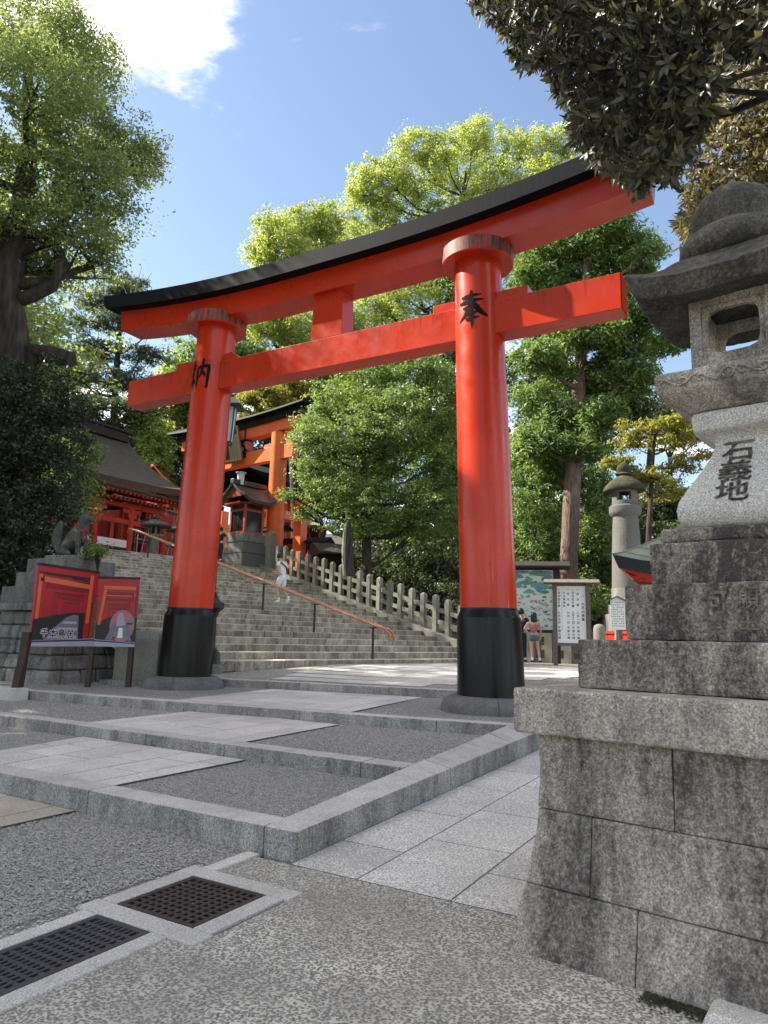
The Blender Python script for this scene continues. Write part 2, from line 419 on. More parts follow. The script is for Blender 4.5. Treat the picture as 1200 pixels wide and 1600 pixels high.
M['grate_iron'] = plain('grey_grate_iron', (0.050, 0.048, 0.052), 0.5, 0.3, 30)
M['hole'] = plain('drain_mud', (0.010, 0.009, 0.008), 0.95)
M['copper'] = plain('copper_rail', (0.42, 0.19, 0.115), 0.42, 0.2, 8, 0.25)
M['brown_wood'] = plain('brown_sign_wood', (0.040, 0.024, 0.018), 0.6, 0.4, 12)
M['grey_wood'] = plain('grey_weathered_wood', (0.13, 0.11, 0.095), 0.8, 0.35, 14)
M['dark_wood'] = plain('dark_wood', (0.020, 0.016, 0.014), 0.7, 0.4, 10)
M['white'] = plain('white_panel', (0.78, 0.79, 0.80), 0.5, 0.03)
M['ink'] = NT('black_ink').set((0.010, 0.010, 0.011), 0.85, spec=0.12)
M['groove'] = plain('incised_groove_stain', (0.15, 0.135, 0.115), 0.95, 0.75, 38)
M['copper_green'] = plain('green_copper_sheet', (0.24, 0.28, 0.20), 0.6, 0.25, 3)
M['copper_dark'] = plain('dark_copper_edge', (0.030, 0.042, 0.045), 0.45, 0.3, 8)
M['gold'] = plain('gold_leaf', (0.16, 0.10, 0.03), 0.5, 0.4, 20, 0.4)
M['plaque_dark'] = plain('plaque_bronze', (0.05, 0.037, 0.02), 0.7, 0.4, 20)
M['steel'] = plain('galvanised_tube', (0.36, 0.37, 0.39), 0.4, 0.1, 8, 0.5)
M['lamp_white'] = plain('white_lamp_glass', (0.62, 0.66, 0.72), 0.3, 0.05)
def glass_dark():
    t = NT('dark_window_glass'); return t.set((0.03, 0.022, 0.022), 0.08)
M['glass'] = glass_dark()
def thatch():
    t = NT('cypress_bark_thatch'); o = t.mapping((1, 1, 1)); n = t.noise(3.5, 8, 0.75, o); f = t.noise(26, 4, 0.8, o)
    c = t.ramp(t.mix(0.55, n, f), [(0.32, (0.026, 0.022, 0.018)), (0.52, (0.066, 0.057, 0.047)), (0.68, (0.145, 0.13, 0.108))])
    return t.set(c, 0.95, f, 0.5, 0.04)
M['thatch'] = thatch()
def bark(name, a, b, sc=5):
    t = NT(name); o = t.mapping((1, 1, 0.18)); n = t.noise(sc, 8, 0.7, o, 0.4); v = t.vor(sc * 2.2, o)
    c = t.ramp(t.mix(0.5, n, v), [(0.28, a), (0.55, [(x + y) / 2 for x, y in zip(a, b)]), (0.75, b)])
    return t.set(c, 0.95, t.mix(0.5, n, v), 0.9, 0.05)
M['bark'] = bark('camphor_bark', (0.018, 0.015, 0.012), (0.075, 0.060, 0.046), 4)
M['bark_dark'] = bark('dark_bark', (0.018, 0.015, 0.012), (0.065, 0.052, 0.04), 6)
M['bark_red'] = bark('cedar_bark', (0.085, 0.055, 0.042), (0.25, 0.17, 0.13), 7)
M['bark_pale'] = bark('pale_split_trunk', (0.10, 0.09, 0.075), (0.42, 0.39, 0.33), 5)

def leaf(name, cols, trans=0.45, rough=0.45, spec=0.4):
    t = NT(name); r = t.rnd()
    c = t.ramp(r, [(i / (len(cols) - 1), x) for i, x in enumerate(cols)])
    o = t.world(); big = t.noise(0.55, 4, 0.6, o)
    c = t.mix(1.0, c, t.ramp(big, [(0.3, 0.72), (0.7, 1.28)]), 'MULTIPLY')
    t.set(c, rough, spec=spec)
    tr = t.n.new('ShaderNodeBsdfTranslucent')
    tc = t.mix(1.0, c, (1.7, 1.62, 0.95), 'MULTIPLY')
    t.l.new(tc, tr.inputs[0])
    ms = t.n.new('ShaderNodeMixShader'); ms.inputs[0].default_value = trans
    t.l.new(t.b.outputs[0], ms.inputs[1]); t.l.new(tr.outputs[0], ms.inputs[2])
    t.l.new(ms.outputs[0], t.n['Material Output'].inputs[0])
    return t.m
M['lf_camphor'] = leaf('camphor_leaves', [(0.117, 0.163, 0.077), (0.211, 0.282, 0.125), (0.313, 0.361, 0.165)], 0.5)
M['lf_bright'] = leaf('sunlit_camphor_leaves', [(0.160, 0.218, 0.075), (0.287, 0.349, 0.118), (0.406, 0.447, 0.158)], 0.55)
M['lf_dark'] = leaf('evergreen_oak_leaves', [(0.041, 0.064, 0.032), (0.086, 0.120, 0.057), (0.153, 0.190, 0.093)], 0.3)
M['lf_holly'] = leaf('dark_shrub_leaves', [(0.020, 0.031, 0.020), (0.042, 0.063, 0.038), (0.076, 0.105, 0.060)], 0.2, 0.4)
M['lf_cedar'] = leaf('cedar_foliage', [(0.065, 0.116, 0.038), (0.148, 0.231, 0.073), (0.251, 0.365, 0.113)], 0.35, 0.6)
M['lf_pine'] = leaf('pine_foliage', [(0.041, 0.061, 0.036), (0.091, 0.119, 0.064), (0.170, 0.203, 0.110)], 0.3, 0.6)
M['lf_maple'] = leaf('maple_leaves', [(0.120, 0.150, 0.035), (0.210, 0.220, 0.050), (0.300, 0.260, 0.065)], 0.5)
M['lf_mid'] = leaf('mid_green_leaves', [(0.080, 0.131, 0.047), (0.163, 0.244, 0.082), (0.266, 0.359, 0.125)], 0.42)
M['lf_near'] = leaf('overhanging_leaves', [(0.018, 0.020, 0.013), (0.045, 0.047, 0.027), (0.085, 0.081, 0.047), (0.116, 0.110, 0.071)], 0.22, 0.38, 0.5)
M['lf_gold'] = leaf('sunlit_brown_leaves', [(0.062, 0.057, 0.029), (0.133, 0.115, 0.061), (0.203, 0.167, 0.098)], 0.4, 0.4)
M['skin'] = plain('skin', (0.52, 0.32, 0.23), 0.5, 0.04)
M['hair'] = plain('black_hair', (0.010, 0.008, 0.008), 0.45)
M['cloth_white'] = plain('white_cotton', (0.74, 0.76, 0.74), 0.85, 0.05)
M['cloth_pale'] = plain('pale_grey_cotton', (0.70, 0.73, 0.78), 0.85, 0.05)
M['cloth_pink'] = plain('dusty_pink_cotton', (0.36, 0.135, 0.145), 0.85, 0.08)
M['cloth_denim'] = plain('blue_denim', (0.085, 0.125, 0.21), 0.85, 0.15)
M['cloth_dark'] = plain('charcoal_cotton', (0.018, 0.018, 0.022), 0.85, 0.2)
M['cloth_navy'] = plain('navy_cotton', (0.014, 0.018, 0.04), 0.85, 0.2)
M['bib'] = plain('red_bib_cloth', (0.40, 0.02, 0.035), 0.8, 0.2)
# ================================================================== THE SETTING
# ---- terrain sheet (forest floor, hill), kept below every built surface
def terrain():
    xs = np.concatenate([np.linspace(-500, -60, 12), np.linspace(-54, 54, 73), np.linspace(60, 500, 12)])
    ys = np.concatenate([np.linspace(-300, -20, 8), np.linspace(-16, 96, 76), np.linspace(104, 900, 14)])
    V = []
    for y in ys:
        for x in xs:
            p = np.array([x, y, 0]) - S0
            l, d = float(p @ US), float(p @ AS)
            s = float((np.array([x, y, 0]) - K0) @ EP)
            z = -0.35 + max(0, min(1, (s - 2) / 14)) * 0.85
            z = min(z, path_z(s) - 0.3)
            up = max(0.0, min(d + 0.6, 15.9)) * RISE / RUN
            if l > 12.6:                      # wooded bank right of the stairs
                z = max(z, -0.2 + up * min(1, max(0, (l - 12.0) / 3.0)) * 0.9 + 0.9 * (d > -1))
            else:
                z = max(z, z + up - 0.15) if d > 0 else z
            far = math.hypot(x - 5, y - 10)
            if far > 40: z += min(14, (far - 40) * 0.22) * (1 if y > 15 else 0.25)
            if x > 9 and y > 27: z += min(5, (y - 27) * 0.3)
            V.append((x, y, z))
    n = len(xs)
    F = [(j * n + i, j * n + i + 1, (j + 1) * n + i + 1, (j + 1) * n + i) for j in range(len(ys) - 1) for i in range(n - 1)]
    o = bpy.data.objects.new('ground', mesh_np('ground', V, F, M['soil'], True)); COL.objects.link(o)
    props(o, kind='structure')
terrain()

def sheet(name, pts, mat, nseg=(1, 1)):      # a four-cornered sheet, subdivided, kind structure
    a, b, c, d = [np.asarray(p, float) for p in pts]; V = []; F = []
    nu, nv = nseg
    for j in range(nv + 1):
        for i in range(nu + 1):
            u, v = i / nu, j / nv
            V.append((a * (1 - u) + b * u) * (1 - v) + (d * (1 - u) + c * u) * v)
    for j in range(nv):
        for i in range(nu):
            k = j * (nu + 1) + i; F.append((k, k + 1, k + nu + 2, k + nu + 1))
    o = bpy.data.objects.new(name, mesh_np(name, V, F, mat)); COL.objects.link(o)
    return props(o, kind='structure')

# ---- foreground: concrete apron, gravel bed of the lowest level
for s0, s1, e0, e1 in ((-30, -.06, -30, -.405), (-.462, -.06, -.405, .295), (-30, -3.3, -.405, .4), (-3.3, -1.34, -.405, -.237)):
    sheet('concrete_apron', [W(s0, e0, 0), W(s0, e1, 0), W(s1, e1, 0), W(s1, e0, 0)], M['apron'])
for s0, s1, e0, e1 in ((-9, -1.34, .395, 18), (-1.34, -.46, .47, 18), (-.46, .02, .33, 18)):
    sheet('gravel_bed', [W(s0, e0, -.006), W(s0, e1, -.006), W(s1, e1, -.006), W(s1, e0, -.006)], M['gravel'])
def kx(i, e):                                  # s of the front edge of kerb i at lateral e
    return (0.0, 1.99, 4.87 - 0.135 * e, 8.58 - 0.185 * e)[i]
KZ = (0.19, 0.31, 0.44, 0.585)
sheet('gravel_terrace', [W(0.2, 0.2, .165), W(2.05, 0.2, .165), W(2.05, 18, .165), W(0.2, 18, .165)], M['gravel'])
sheet('gravel_terrace', [W(2.1, 0.2, .287), W(kx(2, .2) + .05, 0.2, .287), W(kx(2, 18) + .05, 18, .287), W(2.1, 18, .287)], M['gravel'])
sheet('gravel_terrace', [W(kx(2, .2) + .1, 0.2, .415), W(kx(3, .2) + .05, 0.2, .43), W(kx(3, 18) + .05, 18, .43), W(kx(2, 18) + .1, 18, .415)], M['gravel'])
def t4():                                      # the wide upper level in front of the stairs
    V = []; F = []; ss = list(np.linspace(0, 1, 14))
    for t in ss:
        for e in (14, 9, 6, 4, 2, 0.0, -3, -7, -12, -18):
            s0 = kx(3, max(e, 0)) + .18; s = s0 + t * (26 - s0)
            z = t4_z(s, e) - 0.008 if e >= 0 else min(t4_z(s, 0) - 0.01, max(path_z(s), 0.0) + 0.004)
            V.append(W(s, e, z))
    for j in range(len(ss) - 1):
        for i in range(9): F.append((j * 10 + i, j * 10 + i + 1, (j + 1) * 10 + i + 1, (j + 1) * 10 + i))
    o = bpy.data.objects.new('gravel_terrace', mesh_np('gravel_terrace', V, F, M['gravel_warm'])); COL.objects.link(o); props(o, kind='structure')
t4()

# real pebbles on the near gravel: nobody could count them
def pebbles(name, n, smin, smax, emin, emax, z, size, skip):
    s = RNG.uniform(smin, smax, n * 2); e = RNG.uniform(emin, emax, n * 2)
    k = ~skip(s, e); s, e = s[k][:n], e[k][:n]; n = len(s)
    P = K0 + EP * s[:, None] + EK * e[:, None] + np.array([0, 0, z])
    base = np.array([(1, 0, 0), (0, 1, 0), (-1, 0, 0), (0, -1, 0), (0, 0, .75), (0, 0, -.5)], float)
    a = RNG.uniform(0, 6.28, n); sc = size * RNG.lognormal(0, 0.28, n)
    ca, sa = np.cos(a), np.sin(a)
    B = base[None] * (1 + RNG.uniform(-.3, .3, (n, 6, 3)))
    B = B * sc[:, None, None] * np.stack([np.ones(n), RNG.uniform(.55, 1, n), RNG.uniform(.5, .9, n)], 1)[:, None, :]
    X = B[..., 0] * ca[:, None] - B[..., 1] * sa[:, None]; Y = B[..., 0] * sa[:, None] + B[..., 1] * ca[:, None]
    t = RNG.normal(0, .35, n)[:, None]; Z = B[..., 2] + X * t
    V = np.stack([X, Y, Z], -1) + P[:, None, :] + np.array([0, 0, 1.0]) * RNG.uniform(-.2, .5, n)[:, None, None] * size
    f = np.array([(0, 1, 4), (1, 2, 4), (2, 3, 4), (3, 0, 4)])   # the buried half of a pebble has no faces
    F = (f[None] + (np.arange(n) * 6)[:, None, None]).reshape(-1, 3)
    o = bpy.data.objects.new(name, mesh_np(name, V.reshape(-1, 3), F, M['pebble'])); COL.objects.link(o)
    props(o, 'loose grey gravel lying on the walkway levels', None, None, 'stuff')
strip_r = lambda i, s: (2.3, 2.2, 2.5 + (s - 2.2) * .06, 2.77 + (s - 5) * .15)[i]
strip_l = lambda i, s: (4.9, 4.65 + (s - .7) * .2, 5.25 + (s - 2.5) * .05, 5.82 + (s - 4.7) * .18)[i]
pebbles('gravel', 66000, -2.9, 0.0, 0.40, 6.5, 0.001, 0.0074, lambda s, e: ((e > strip_r(0, s)) & (e < strip_l(0, s))) | ((e < .52) & (s < -.38)))
pebbles('gravel', 32000, 0.26, 1.97, 0.27, 7.5, 0.166, 0.0078, lambda s, e: (e > 2.2) & (e < strip_l(1, s)))
pebbles('gravel', 20000, 2.22, 4.9, 0.27, 10.0, 0.288, 0.0095, lambda s, e: (s > 4.85 - .135 * e) | ((e > strip_r(2, s)) & (e < strip_l(2, s))))

pebbles('gravel', 260, -1.3, 2.4, -1.6, .9, 0.004, .006, lambda s, e: (s > -.02) & (e > -.01))
# ---- kerbs: every stone is a piece
def stone_mesh(name, mat, bev=0.012):
    return MB().box(-.5, .5, -.5, .5, -.5, .5).mesh(name, mat)
def kerb_line(name, i, joints, h, wd=0.27):
    root = empty(name, W(kx(i, 0), 0, 0), kind='structure')
    for a, b in zip(joints[:-1], joints[1:]):
        ga, gb = a + .004, b - .004; mb = MB(); P = []
        dz = random.uniform(-.004, .004)
        for z in (KZ[i] - h, KZ[i] + dz):
            for e, f in ((ga, 0), (gb, 0), (gb, wd), (ga, wd)):
                P.append(W(kx(i, e) + f, e, z) - W(kx(i, 0), 0, 0))
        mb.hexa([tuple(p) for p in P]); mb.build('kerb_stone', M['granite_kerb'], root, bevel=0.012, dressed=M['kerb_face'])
kerb_line('kerb', 0, [0.284, 2.18, 4.4, 6.6, 8.9, 11.2, 13.5, 16], .30)
kerb_line('kerb', 1, [0.284, .76, 2.54, 5.11, 6.55, 8.5, 10.6, 12.9, 15.5], .24)
kerb_line('kerb', 2, [0.284, 1.3, 3.36, 5.42, 7.41, 9.3, 11.5, 13.8, 16], .24)
kerb_line('kerb', 3, [0.9, 2.2, 3.89, 5.74, 7.6, 9.6, 11.8, 14], .24)
def slope_kerb():
    root = empty('kerb', W(0, 0, 0), kind='structure'); js = [0.0, 2.42, 4.05, 5.9, 7.8, 9.7]
    top = lambda s, e: min(.56, 0.19 + (0.036 + .022 * (e > .1)) * s)
    for n, (a, b) in enumerate(zip(js[:-1], js[1:])):
        a2, b2 = a + .004 * (n > 0), b - .004; P = []
        for lo in (1, 0):
            for s, e in ((a2, 0), (b2, 0), (b2, .28), (a2, .28)):
                P.append(W(s, e, (path_z(s) - .2) if lo else top(s, e)) - W(0, 0, 0))
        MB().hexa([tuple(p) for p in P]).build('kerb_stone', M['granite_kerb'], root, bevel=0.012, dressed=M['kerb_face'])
    # the short stone that finishes the lowest kerb at the corner
slope_kerb()

# ---- paved strips up the middle of each level and the rising side path
unit = {}
def paving_piece(root, corners, z, mat, th=0.05):
    o0 = root.location
    P = [(c[0] - o0[0], c[1] - o0[1], zz) for zz in (-th, 0) for c in corners]
    P = [(x, y, (z[i % 4] if hasattr(z, '__len__') else z) + dz - o0[2]) for i, (x, y, dz) in enumerate(P)]
    return MB().hexa(P).build('paving_stone', mat, root, bevel=0.002, seg=1, dressed=M['joint'])
def strip(i, sa, sb, z, rows, lenr, mat, fr, fl, zf=None):
    root = empty('paved_strip', W((sa + sb) / 2, 3.5, z), kind='structure')
    g = .008
    jq = []
    for s_, f_ in ((sa, fr), (sa, fl), (sb, fl), (sb, fr)):
        e_ = f_(s_); jq.append(W(s_ + ((kx(i, e_) - kx(i, 3.5)) if i >= 0 else 0), e_, z - .0025) - W((sa + sb) / 2, 3.5, z))
    MB().add([tuple(q) for q in jq], [(0, 1, 2, 3)]).build('joint_bed', M['joint'], root)
    for r in range(rows):
        t0, t1 = r / rows, (r + 1) / rows
        if rows > 3:                           # narrow border rows left and right
            bw = .11
            t0 = 0 if r == 0 else bw + (1 - 2 * bw) * (r - 1) / (rows - 2)
            t1 = bw if r == 0 else (1 if r == rows - 1 else bw + (1 - 2 * bw) * r / (rows - 2))
        s = [sa(0) if callable(sa) else sa, 0][0]
        cuts = [0.0]
        while cuts[-1] < 1:
            L = random.uniform(*lenr) * (1.6 if r in (0, rows - 1) else 1)
            cuts.append(cuts[-1] + L)
        cuts = [c for c in cuts if c < 1 - lenr[0] * .45] + [1.0]
        for c0, c1 in zip(cuts[:-1], cuts[1:]):
            cs = []
            for t, c, gs, gt in ((t0, c0, 1, 1), (t1, c0, 1, -1), (t1, c1, -1, -1), (t0, c1, -1, 1)):
                s = sa + (sb - sa) * c; e = fr(s) + (fl(s) - fr(s)) * t
                if callable(zf): pass
                k = max(0, e) ; sh = (kx(i, e) - kx(i, 3.5)) if i >= 0 and i != 9 else 0
                cs.append(W(s + gs * g + sh, e + gt * g))
            zz = z + random.uniform(-.0008, .0008)
            if zf: zz = [zf(float((c - K0) @ EP)) for c in cs]
            paving_piece(root, cs, zz, M['paving_pink'] if (i == 0 and sa < -1 and random.random() < .4) else mat)
strip(0, -6.0, -.005, 0.018, 5, (.13, .2), M['paving'], lambda s: 2.3, lambda s: 4.9)
strip(0, .275, 1.97, KZ[0] - .004, 6, (.28, .55), M['paving'], lambda s: 2.2, lambda s: strip_l(1, s))
strip(1, 2.27, kx(2, 3.5) - .02 , KZ[1] - .004, 6, (.2, .42), M['paving'], lambda s: strip_r(2, s), lambda s: strip_l(2, s))
strip(2, kx(2, 3.5) + .28, kx(3, 3.5) - .02, KZ[2] - .004, 6, (.15, .34), M['paving'], lambda s: strip_r(3, s), lambda s: strip_l(3, s))
def t4_pave():                                 # pale paved fan on the upper level
    root = empty('paved_forecourt', W(11, 4, .6), kind='structure')
    def fr(s): return 3.6 - (s - 8) * .62      # right border runs off behind the right pillar
    def fl(s): return 6.4 + (s - 7.4) * .42
    s = 8.25
    while s < 15.0:
        ln = .62; e0 = max(fr(s), -4.0); e1 = min(fl(s), 7.9 - (s - 8.2) * .215)
        if s > 9.8: e1 = e1 - .12
        e = e0
        while e < e1 - .3:
            e2 = min(e1, e + random.uniform(.8, 1.3))
            if e1 - e2 < .4: e2 = e1
            cs = [W(s + .007, e + .007), W(s + .007, e2 - .007), W(s + ln - .007, e2 - .007), W(s + ln - .007, e + .007)]
            sh = [(kx(3, c) - kx(3, 4)) * 1.0 * max(0, 1 - (s - 8) / 2.5) for c in (e, e2, e2, e)]
            cs = [c + EP * h for c, h in zip(cs, sh)]
            paving_piece(root, cs, [t4_z(float((c - K0) @ EP), float((c - K0) @ EK)) + .004 for c in cs], M['paving'])
            e = e2
        s += ln
t4_pave()
def side_path():
    root = empty('side_path', W(2, -1, 0), kind='structure')
    rows = [(-.004, -.53), (-.53, -1.18), (-1.18, -1.85), (-1.85, -2.5), (-2.5, -3.2)]
    for r, (e0, e1) in enumerate(rows):
        s = -0.06; first = True
        while s < 9.3:
            L = random.uniform(.85, 1.15)
            if first: L = (.62, 1.0, .55, .9, .7)[r]; first = False
            s1 = s + L
            cs = [W(s + .007, e0 - .005), W(s + .007, e1 + .005), W(s1 - .007, e1 + .005), W(s1 - .007, e0 - .005)]
            paving_piece(root, cs, [path_z(float((c - K0) @ EP)) + .0042 for c in cs], M['paving_hatch'])
            s = s1
side_path()
sheet('path_bed', [W(-.06, -6, .001), W(-.06, 0, .001), W(7, 0, .203), W(7, -6, .203)], M['joint'])

# ---- drain: two cast grates in granite frames
def grate(name, s0, s1, e0, e1, ns, ne, mat, label, m=.035):
    o = W(s0, e0, 0); root = empty(name, o, label, 'drain grate', 'drain grates in the gravel edge')
    root.rotation_euler = (0, 0, math.atan2(EP[1], EP[0]))
    Ls, Le = s1 - s0, e1 - e0
    MB().box(0.002, Ls - .002, 0.002, Le - .002, -.16, -.15).box(.002, Ls - .002, -.004, .0, -.15, -.031).box(.002, Ls - .002, Le, Le + .004, -.15, -.031).box(-.004, 0, 0, Le, -.15, -.031).box(Ls, Ls + .004, 0, Le, -.15, -.031).build('drain_pit', M['hole'], root)
    f = MB(); z0, z1 = -.03, .010
    f.box(0, m, 0, Le, z0, z1); f.box(Ls - m, Ls, 0, Le, z0, z1); f.box(m, Ls - m, 0, m, z0, z1); f.box(m, Ls - m, Le - m, Le, z0, z1)
    f.build('grate_frame', mat, root)
    ps, pe = (Ls - 2 * m) / ns, (Le - 2 * m) / ne
    me = MB().box(m, Ls - m, -.2 * pe, .2 * pe, z0, z1 - .002).mesh('grate_bar', mat)
    for k in range(1, ne): inst('grate_bar', me, root, (0, m + k * pe, 0))
    me2 = MB().box(-.21 * ps, .21 * ps, m, Le - m, z0, z1 - .0035).mesh('cross_bar', mat)
    for k in range(1, ns): inst('cross_bar', me2, root, (m + k * ps, 0, 0))
    return root
grate('drain_grate', -1.185, -.61, -.255, .325, 10, 10, M['rust_iron'], 'square brown iron drain grate nearest the kerb corner')
grate('drain_grate', -3.3, -1.345, -.12, .285, 32, 9, M['grate_iron'], 'long grey iron drain grate running off to the left')
def drain_frame():
    root = empty('drain_surround', W(-1, 0, 0), 'pale granite frame set round the two iron drain grates', 'drain surround')
    for s0, s1, e0, e1 in ((-1.337, -1.192, -.41, .475), (-.603, -.46, -.41, .475), (-1.187, -.608, .332, .46), (-1.187, -.608, -.385, -.262),
                           (-3.3, -1.342, .292, .40), (-3.3, -1.342, -.235, -.127), (-.455, -.02, .29, .40)):
        P = [W(s, e, z) - W(-1, 0, 0) for z in (-.09, .012) for s, e in ((s0, e0), (s1, e0), (s1, e1), (s0, e1))]
        MB().hexa([tuple(p) for p in P]).build('frame_stone', M['granite_new'], root, bevel=.006)
drain_frame()

# ---- the stone stairs: every block of every step
def stairs():
    root = empty('stone_stairs', S0, kind='structure')
    for n in range(NSTEP):
        d0 = n * RUN; z1 = Z1 + n * RISE
        l = -3.0 if n > 2 else -.75; end = 11.15 + d0 * .105
        while l < end - .05:
            L = random.uniform(1.0, 1.75); l1 = min(end, l + L)
            if end - l1 < .5: l1 = end
            dz = random.uniform(-.004, .004); dd = random.uniform(-.008, .008)
            P = [US * a + AS * (d0 + dd + b) + np.array([0, 0, z]) for z in (z1 - RISE - .07, z1 + dz) for a, b in ((l + .004, 0), (l1 - .004, 0), (l1 - .004, RUN + .09), (l + .004, RUN + .09))]
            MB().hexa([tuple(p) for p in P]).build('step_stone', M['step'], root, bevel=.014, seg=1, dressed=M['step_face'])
            l = l1
    # upper landing
    a = ST(-14, NSTEP * RUN, TOPZ - .004); b = ST(30, NSTEP * RUN, TOPZ - .004); c = ST(30, NSTEP * RUN + 34, TOPZ); d = ST(-14, NSTEP * RUN + 34, TOPZ)
    sheet('upper_landing', [a, b, c, d], M['gravel_warm'])
stairs()

# ---- stone fence up the right side of the stairs
def stone_fence():
    base = ST(11.25, 1.5, 0)
    root = empty('stone_fence', base, 'grey stone post and rail fence climbing beside the stairs', 'fence')
    def P(d, z=0, off=0):
        l = 11.20 + .112 * (d - 1.67) + off
        return ST(l, d, Z1 + .12 + RISE / RUN * d + z) - base
    kerb = MB(); ks = np.linspace(-.6, 15.6, 9)
    for a, b in zip(ks[:-1], ks[1:]):
        k = MB(); q = []
        for z in (-.45, 0):
            q += [P(a + .004, z, -.02), P(b - .004, z, -.02), P(b - .004, z, .42), P(a + .004, z, .42)]
        k.hexa([tuple(x) for x in q]).build('stringer_stone', M['fence_stone'], root, bevel=.01, seg=1)
    w = .10; pts = [(-w, -w), (w, -w), (w, w), (-w, w)]
    pm = MB().loft([[(x, y, z) for x, y in pts] for z in (-.25, 1.24)] + [[(x * .80, y * .80, 1.29) for x, y in pts], [(x * .35, y * .35, 1.33) for x, y in pts]]).mesh('fence_post', M['fence_stone'], bevel=.006, seg=1)
    rz = math.atan2(US[1], US[0])
    ds = [0.35 + .655 * k for k in range(22)]
    for d in ds: inst('fence_post', pm, root, P(d, 0, .2), rz + random.uniform(-.03, .03), (1, 1, random.uniform(.97, 1.04)))
    for a, b in zip(ds[:-1], ds[1:]):
        for h in (.40, .84):
            MB().beam(P(a + .11, h, .2), P(b - .11, h, .2), .10, .15).build('fence_rail', M['fence_stone'], root)
    e = P(ds[-1] + .75, 0, .2)
    MB().fr(-.4, .19, .19, 1.75, .18, .18).fr(1.752, .18, .18, 1.85, .08, .08).build('end_post', M['fence_stone'], root, loc=e, rz=rz, bevel=.012)
stone_fence()

# ---- handrail
def handrail():
    base = ST(5.2, .1, Z1)
    root = empty('handrail', base, 'double copper handrail on thin iron posts up the middle of the stairs', 'handrail')
    def P(d, z, off=0): return ST(5.2 + .06 * d + off, d, z) - base
    zline = lambda d: Z1 + RISE / RUN * d + .94
    for d in (.16, 2.86, 5.72, 8.92, 11.9, 14.77, 16.2):
        zb = stair_z(d)
        p = MB().tube([P(d, zb - .05), P(d, zline(d) - .10)], .036, 8)
        o = p.build('rail_post', M['iron'], root, smooth=40)
        MB().tube([P(d, zline(d) - .1, -.13), P(d, zline(d) - .10, 0), P(d, zline(d) - .1, .13)], .02, 6).tube([P(d, zline(d) - .1), P(d, zline(d) + .13)], [.014, .004], 6).build('rail_bracket', M['iron'], root, smooth=40)
    for off in (-.085, .085):
        pts = [P(-.62, zline(-.3) - .32, off), P(-.56, zline(-.3) - .12, off), P(-.40, zline(-.3) - .02, off)] + [P(d, zline(d), off) for d in np.linspace(-.2, 16.4, 14)] + [P(16.75, zline(16.5) + .05, off), P(16.9, zline(16.5) - .12, off)]
        MB().tube(pts, .033, 8).build('rail', M['copper'], root, smooth=50)
handrail()

# ================================================================== TEXT
_gl = {}
def glyph(ch):
    if ch not in _gl:
        cu = bpy.data.curves.new('glyph', 'FONT'); cu.body = ch; cu.size = 1.0; cu.resolution_u = 4; cu.align_x = 'CENTER'
        ob = bpy.data.objects.new('glyph', cu); COL.objects.link(ob)
        me = ob.to_mesh()
        V = np.array([v.co[:2] for v in me.vertices]) if len(me.vertices) else np.zeros((0, 2))
        F = [tuple(p.vertices) for p in me.polygons]
        ob.to_mesh_clear(); bpy.data.objects.remove(ob); bpy.data.curves.remove(cu)
        if len(V): V = V - np.array([0, .38])
        _gl[ch] = (V, F)
    return _gl[ch]
def text_mb(items, place, thick=0.0, bold=0.0):
    """items: (char, x, y, size); place maps (x, y) on the face to a point. Bold = the outline drawn again a little off."""
    mb = MB(); offs = [(0, 0)] if not bold else [(0, 0), (bold, 0), (-bold, 0), (0, bold), (0, -bold)]
    for k, (dx, dy) in enumerate(offs):
        for ch, x, y, sz in items:
            V, F = glyph(ch)
            if len(V): mb.add([place(x + (v[0] + dx) * sz, y + (v[1] + dy) * sz, k) for v in V], F)
    return mb
def subdivided(mb, cuts_len):
    me = bpy.data.meshes.new('t'); me.from_pydata(mb.V, [], mb.F); bm = bmesh.new(); bm.from_mesh(me)
    bmesh.ops.triangulate(bm, faces=bm.faces)
    for _ in range(7):
        es = [e for e in bm.edges if e.calc_length() > cuts_len]
        if not es: break
        bmesh.ops.subdivide_edges(bm, edges=es, cuts=1)
    bmesh.ops.triangulate(bm, faces=bm.faces); bm.verts.index_update()
    out = MB(); out.add([v.co for v in bm.verts], [[v.index for v in f.verts] for f in bm.faces]); bm.free(); return out
# brush strokes: a polyline with a width that swells and tapers
def stroke(mb, pts, w, place, k=0):
    P = [np.array(p, float) for p in pts]; Q = []
    for a, b in zip(P[:-1], P[1:]):
        for t in np.linspace(0, 1, 6)[:-1]: Q.append(a + (b - a) * t)
    Q.append(P[-1]); n = len(Q); L = []; Rr = []
    for i, q in enumerate(Q):
        d = Q[min(i + 1, n - 1)] - Q[max(i - 1, 0)]; d = d / (np.linalg.norm(d) + 1e-9); nn = np.array([-d[1], d[0]])
        t = i / (n - 1); ww = w * (.55 + .45 * math.sin(math.pi * min(1, t * 1.1 + .12))) * (1 if t < .8 else 1 - (t - .8) * 3.2)
        L.append(q + nn * ww / 2); Rr.append(q - nn * ww / 2)
    mb.add([place(*p, k) for p in L + Rr], [(i, i + 1, n + i + 1, n + i) for i in range(n - 1)])
HO = [([(.15, .83), (.83, .88)], .075), ([(.06, .68), (.92, .74)], .08), ([(.2, .52), (.78, .56)], .07), ([(.52, 1.0), (.5, .75), (.42, .52), (.24, .32), (.0, .16)], .10),
      ([(.56, .66), (.7, .46), (.86, .34), (1.02, .26)], .12), ([(.32, .34), (.70, .38)], .07), ([(.28, .2), (.74, .24)], .075), ([(.52, .46), (.5, .2), (.5, -.08)], .10)]
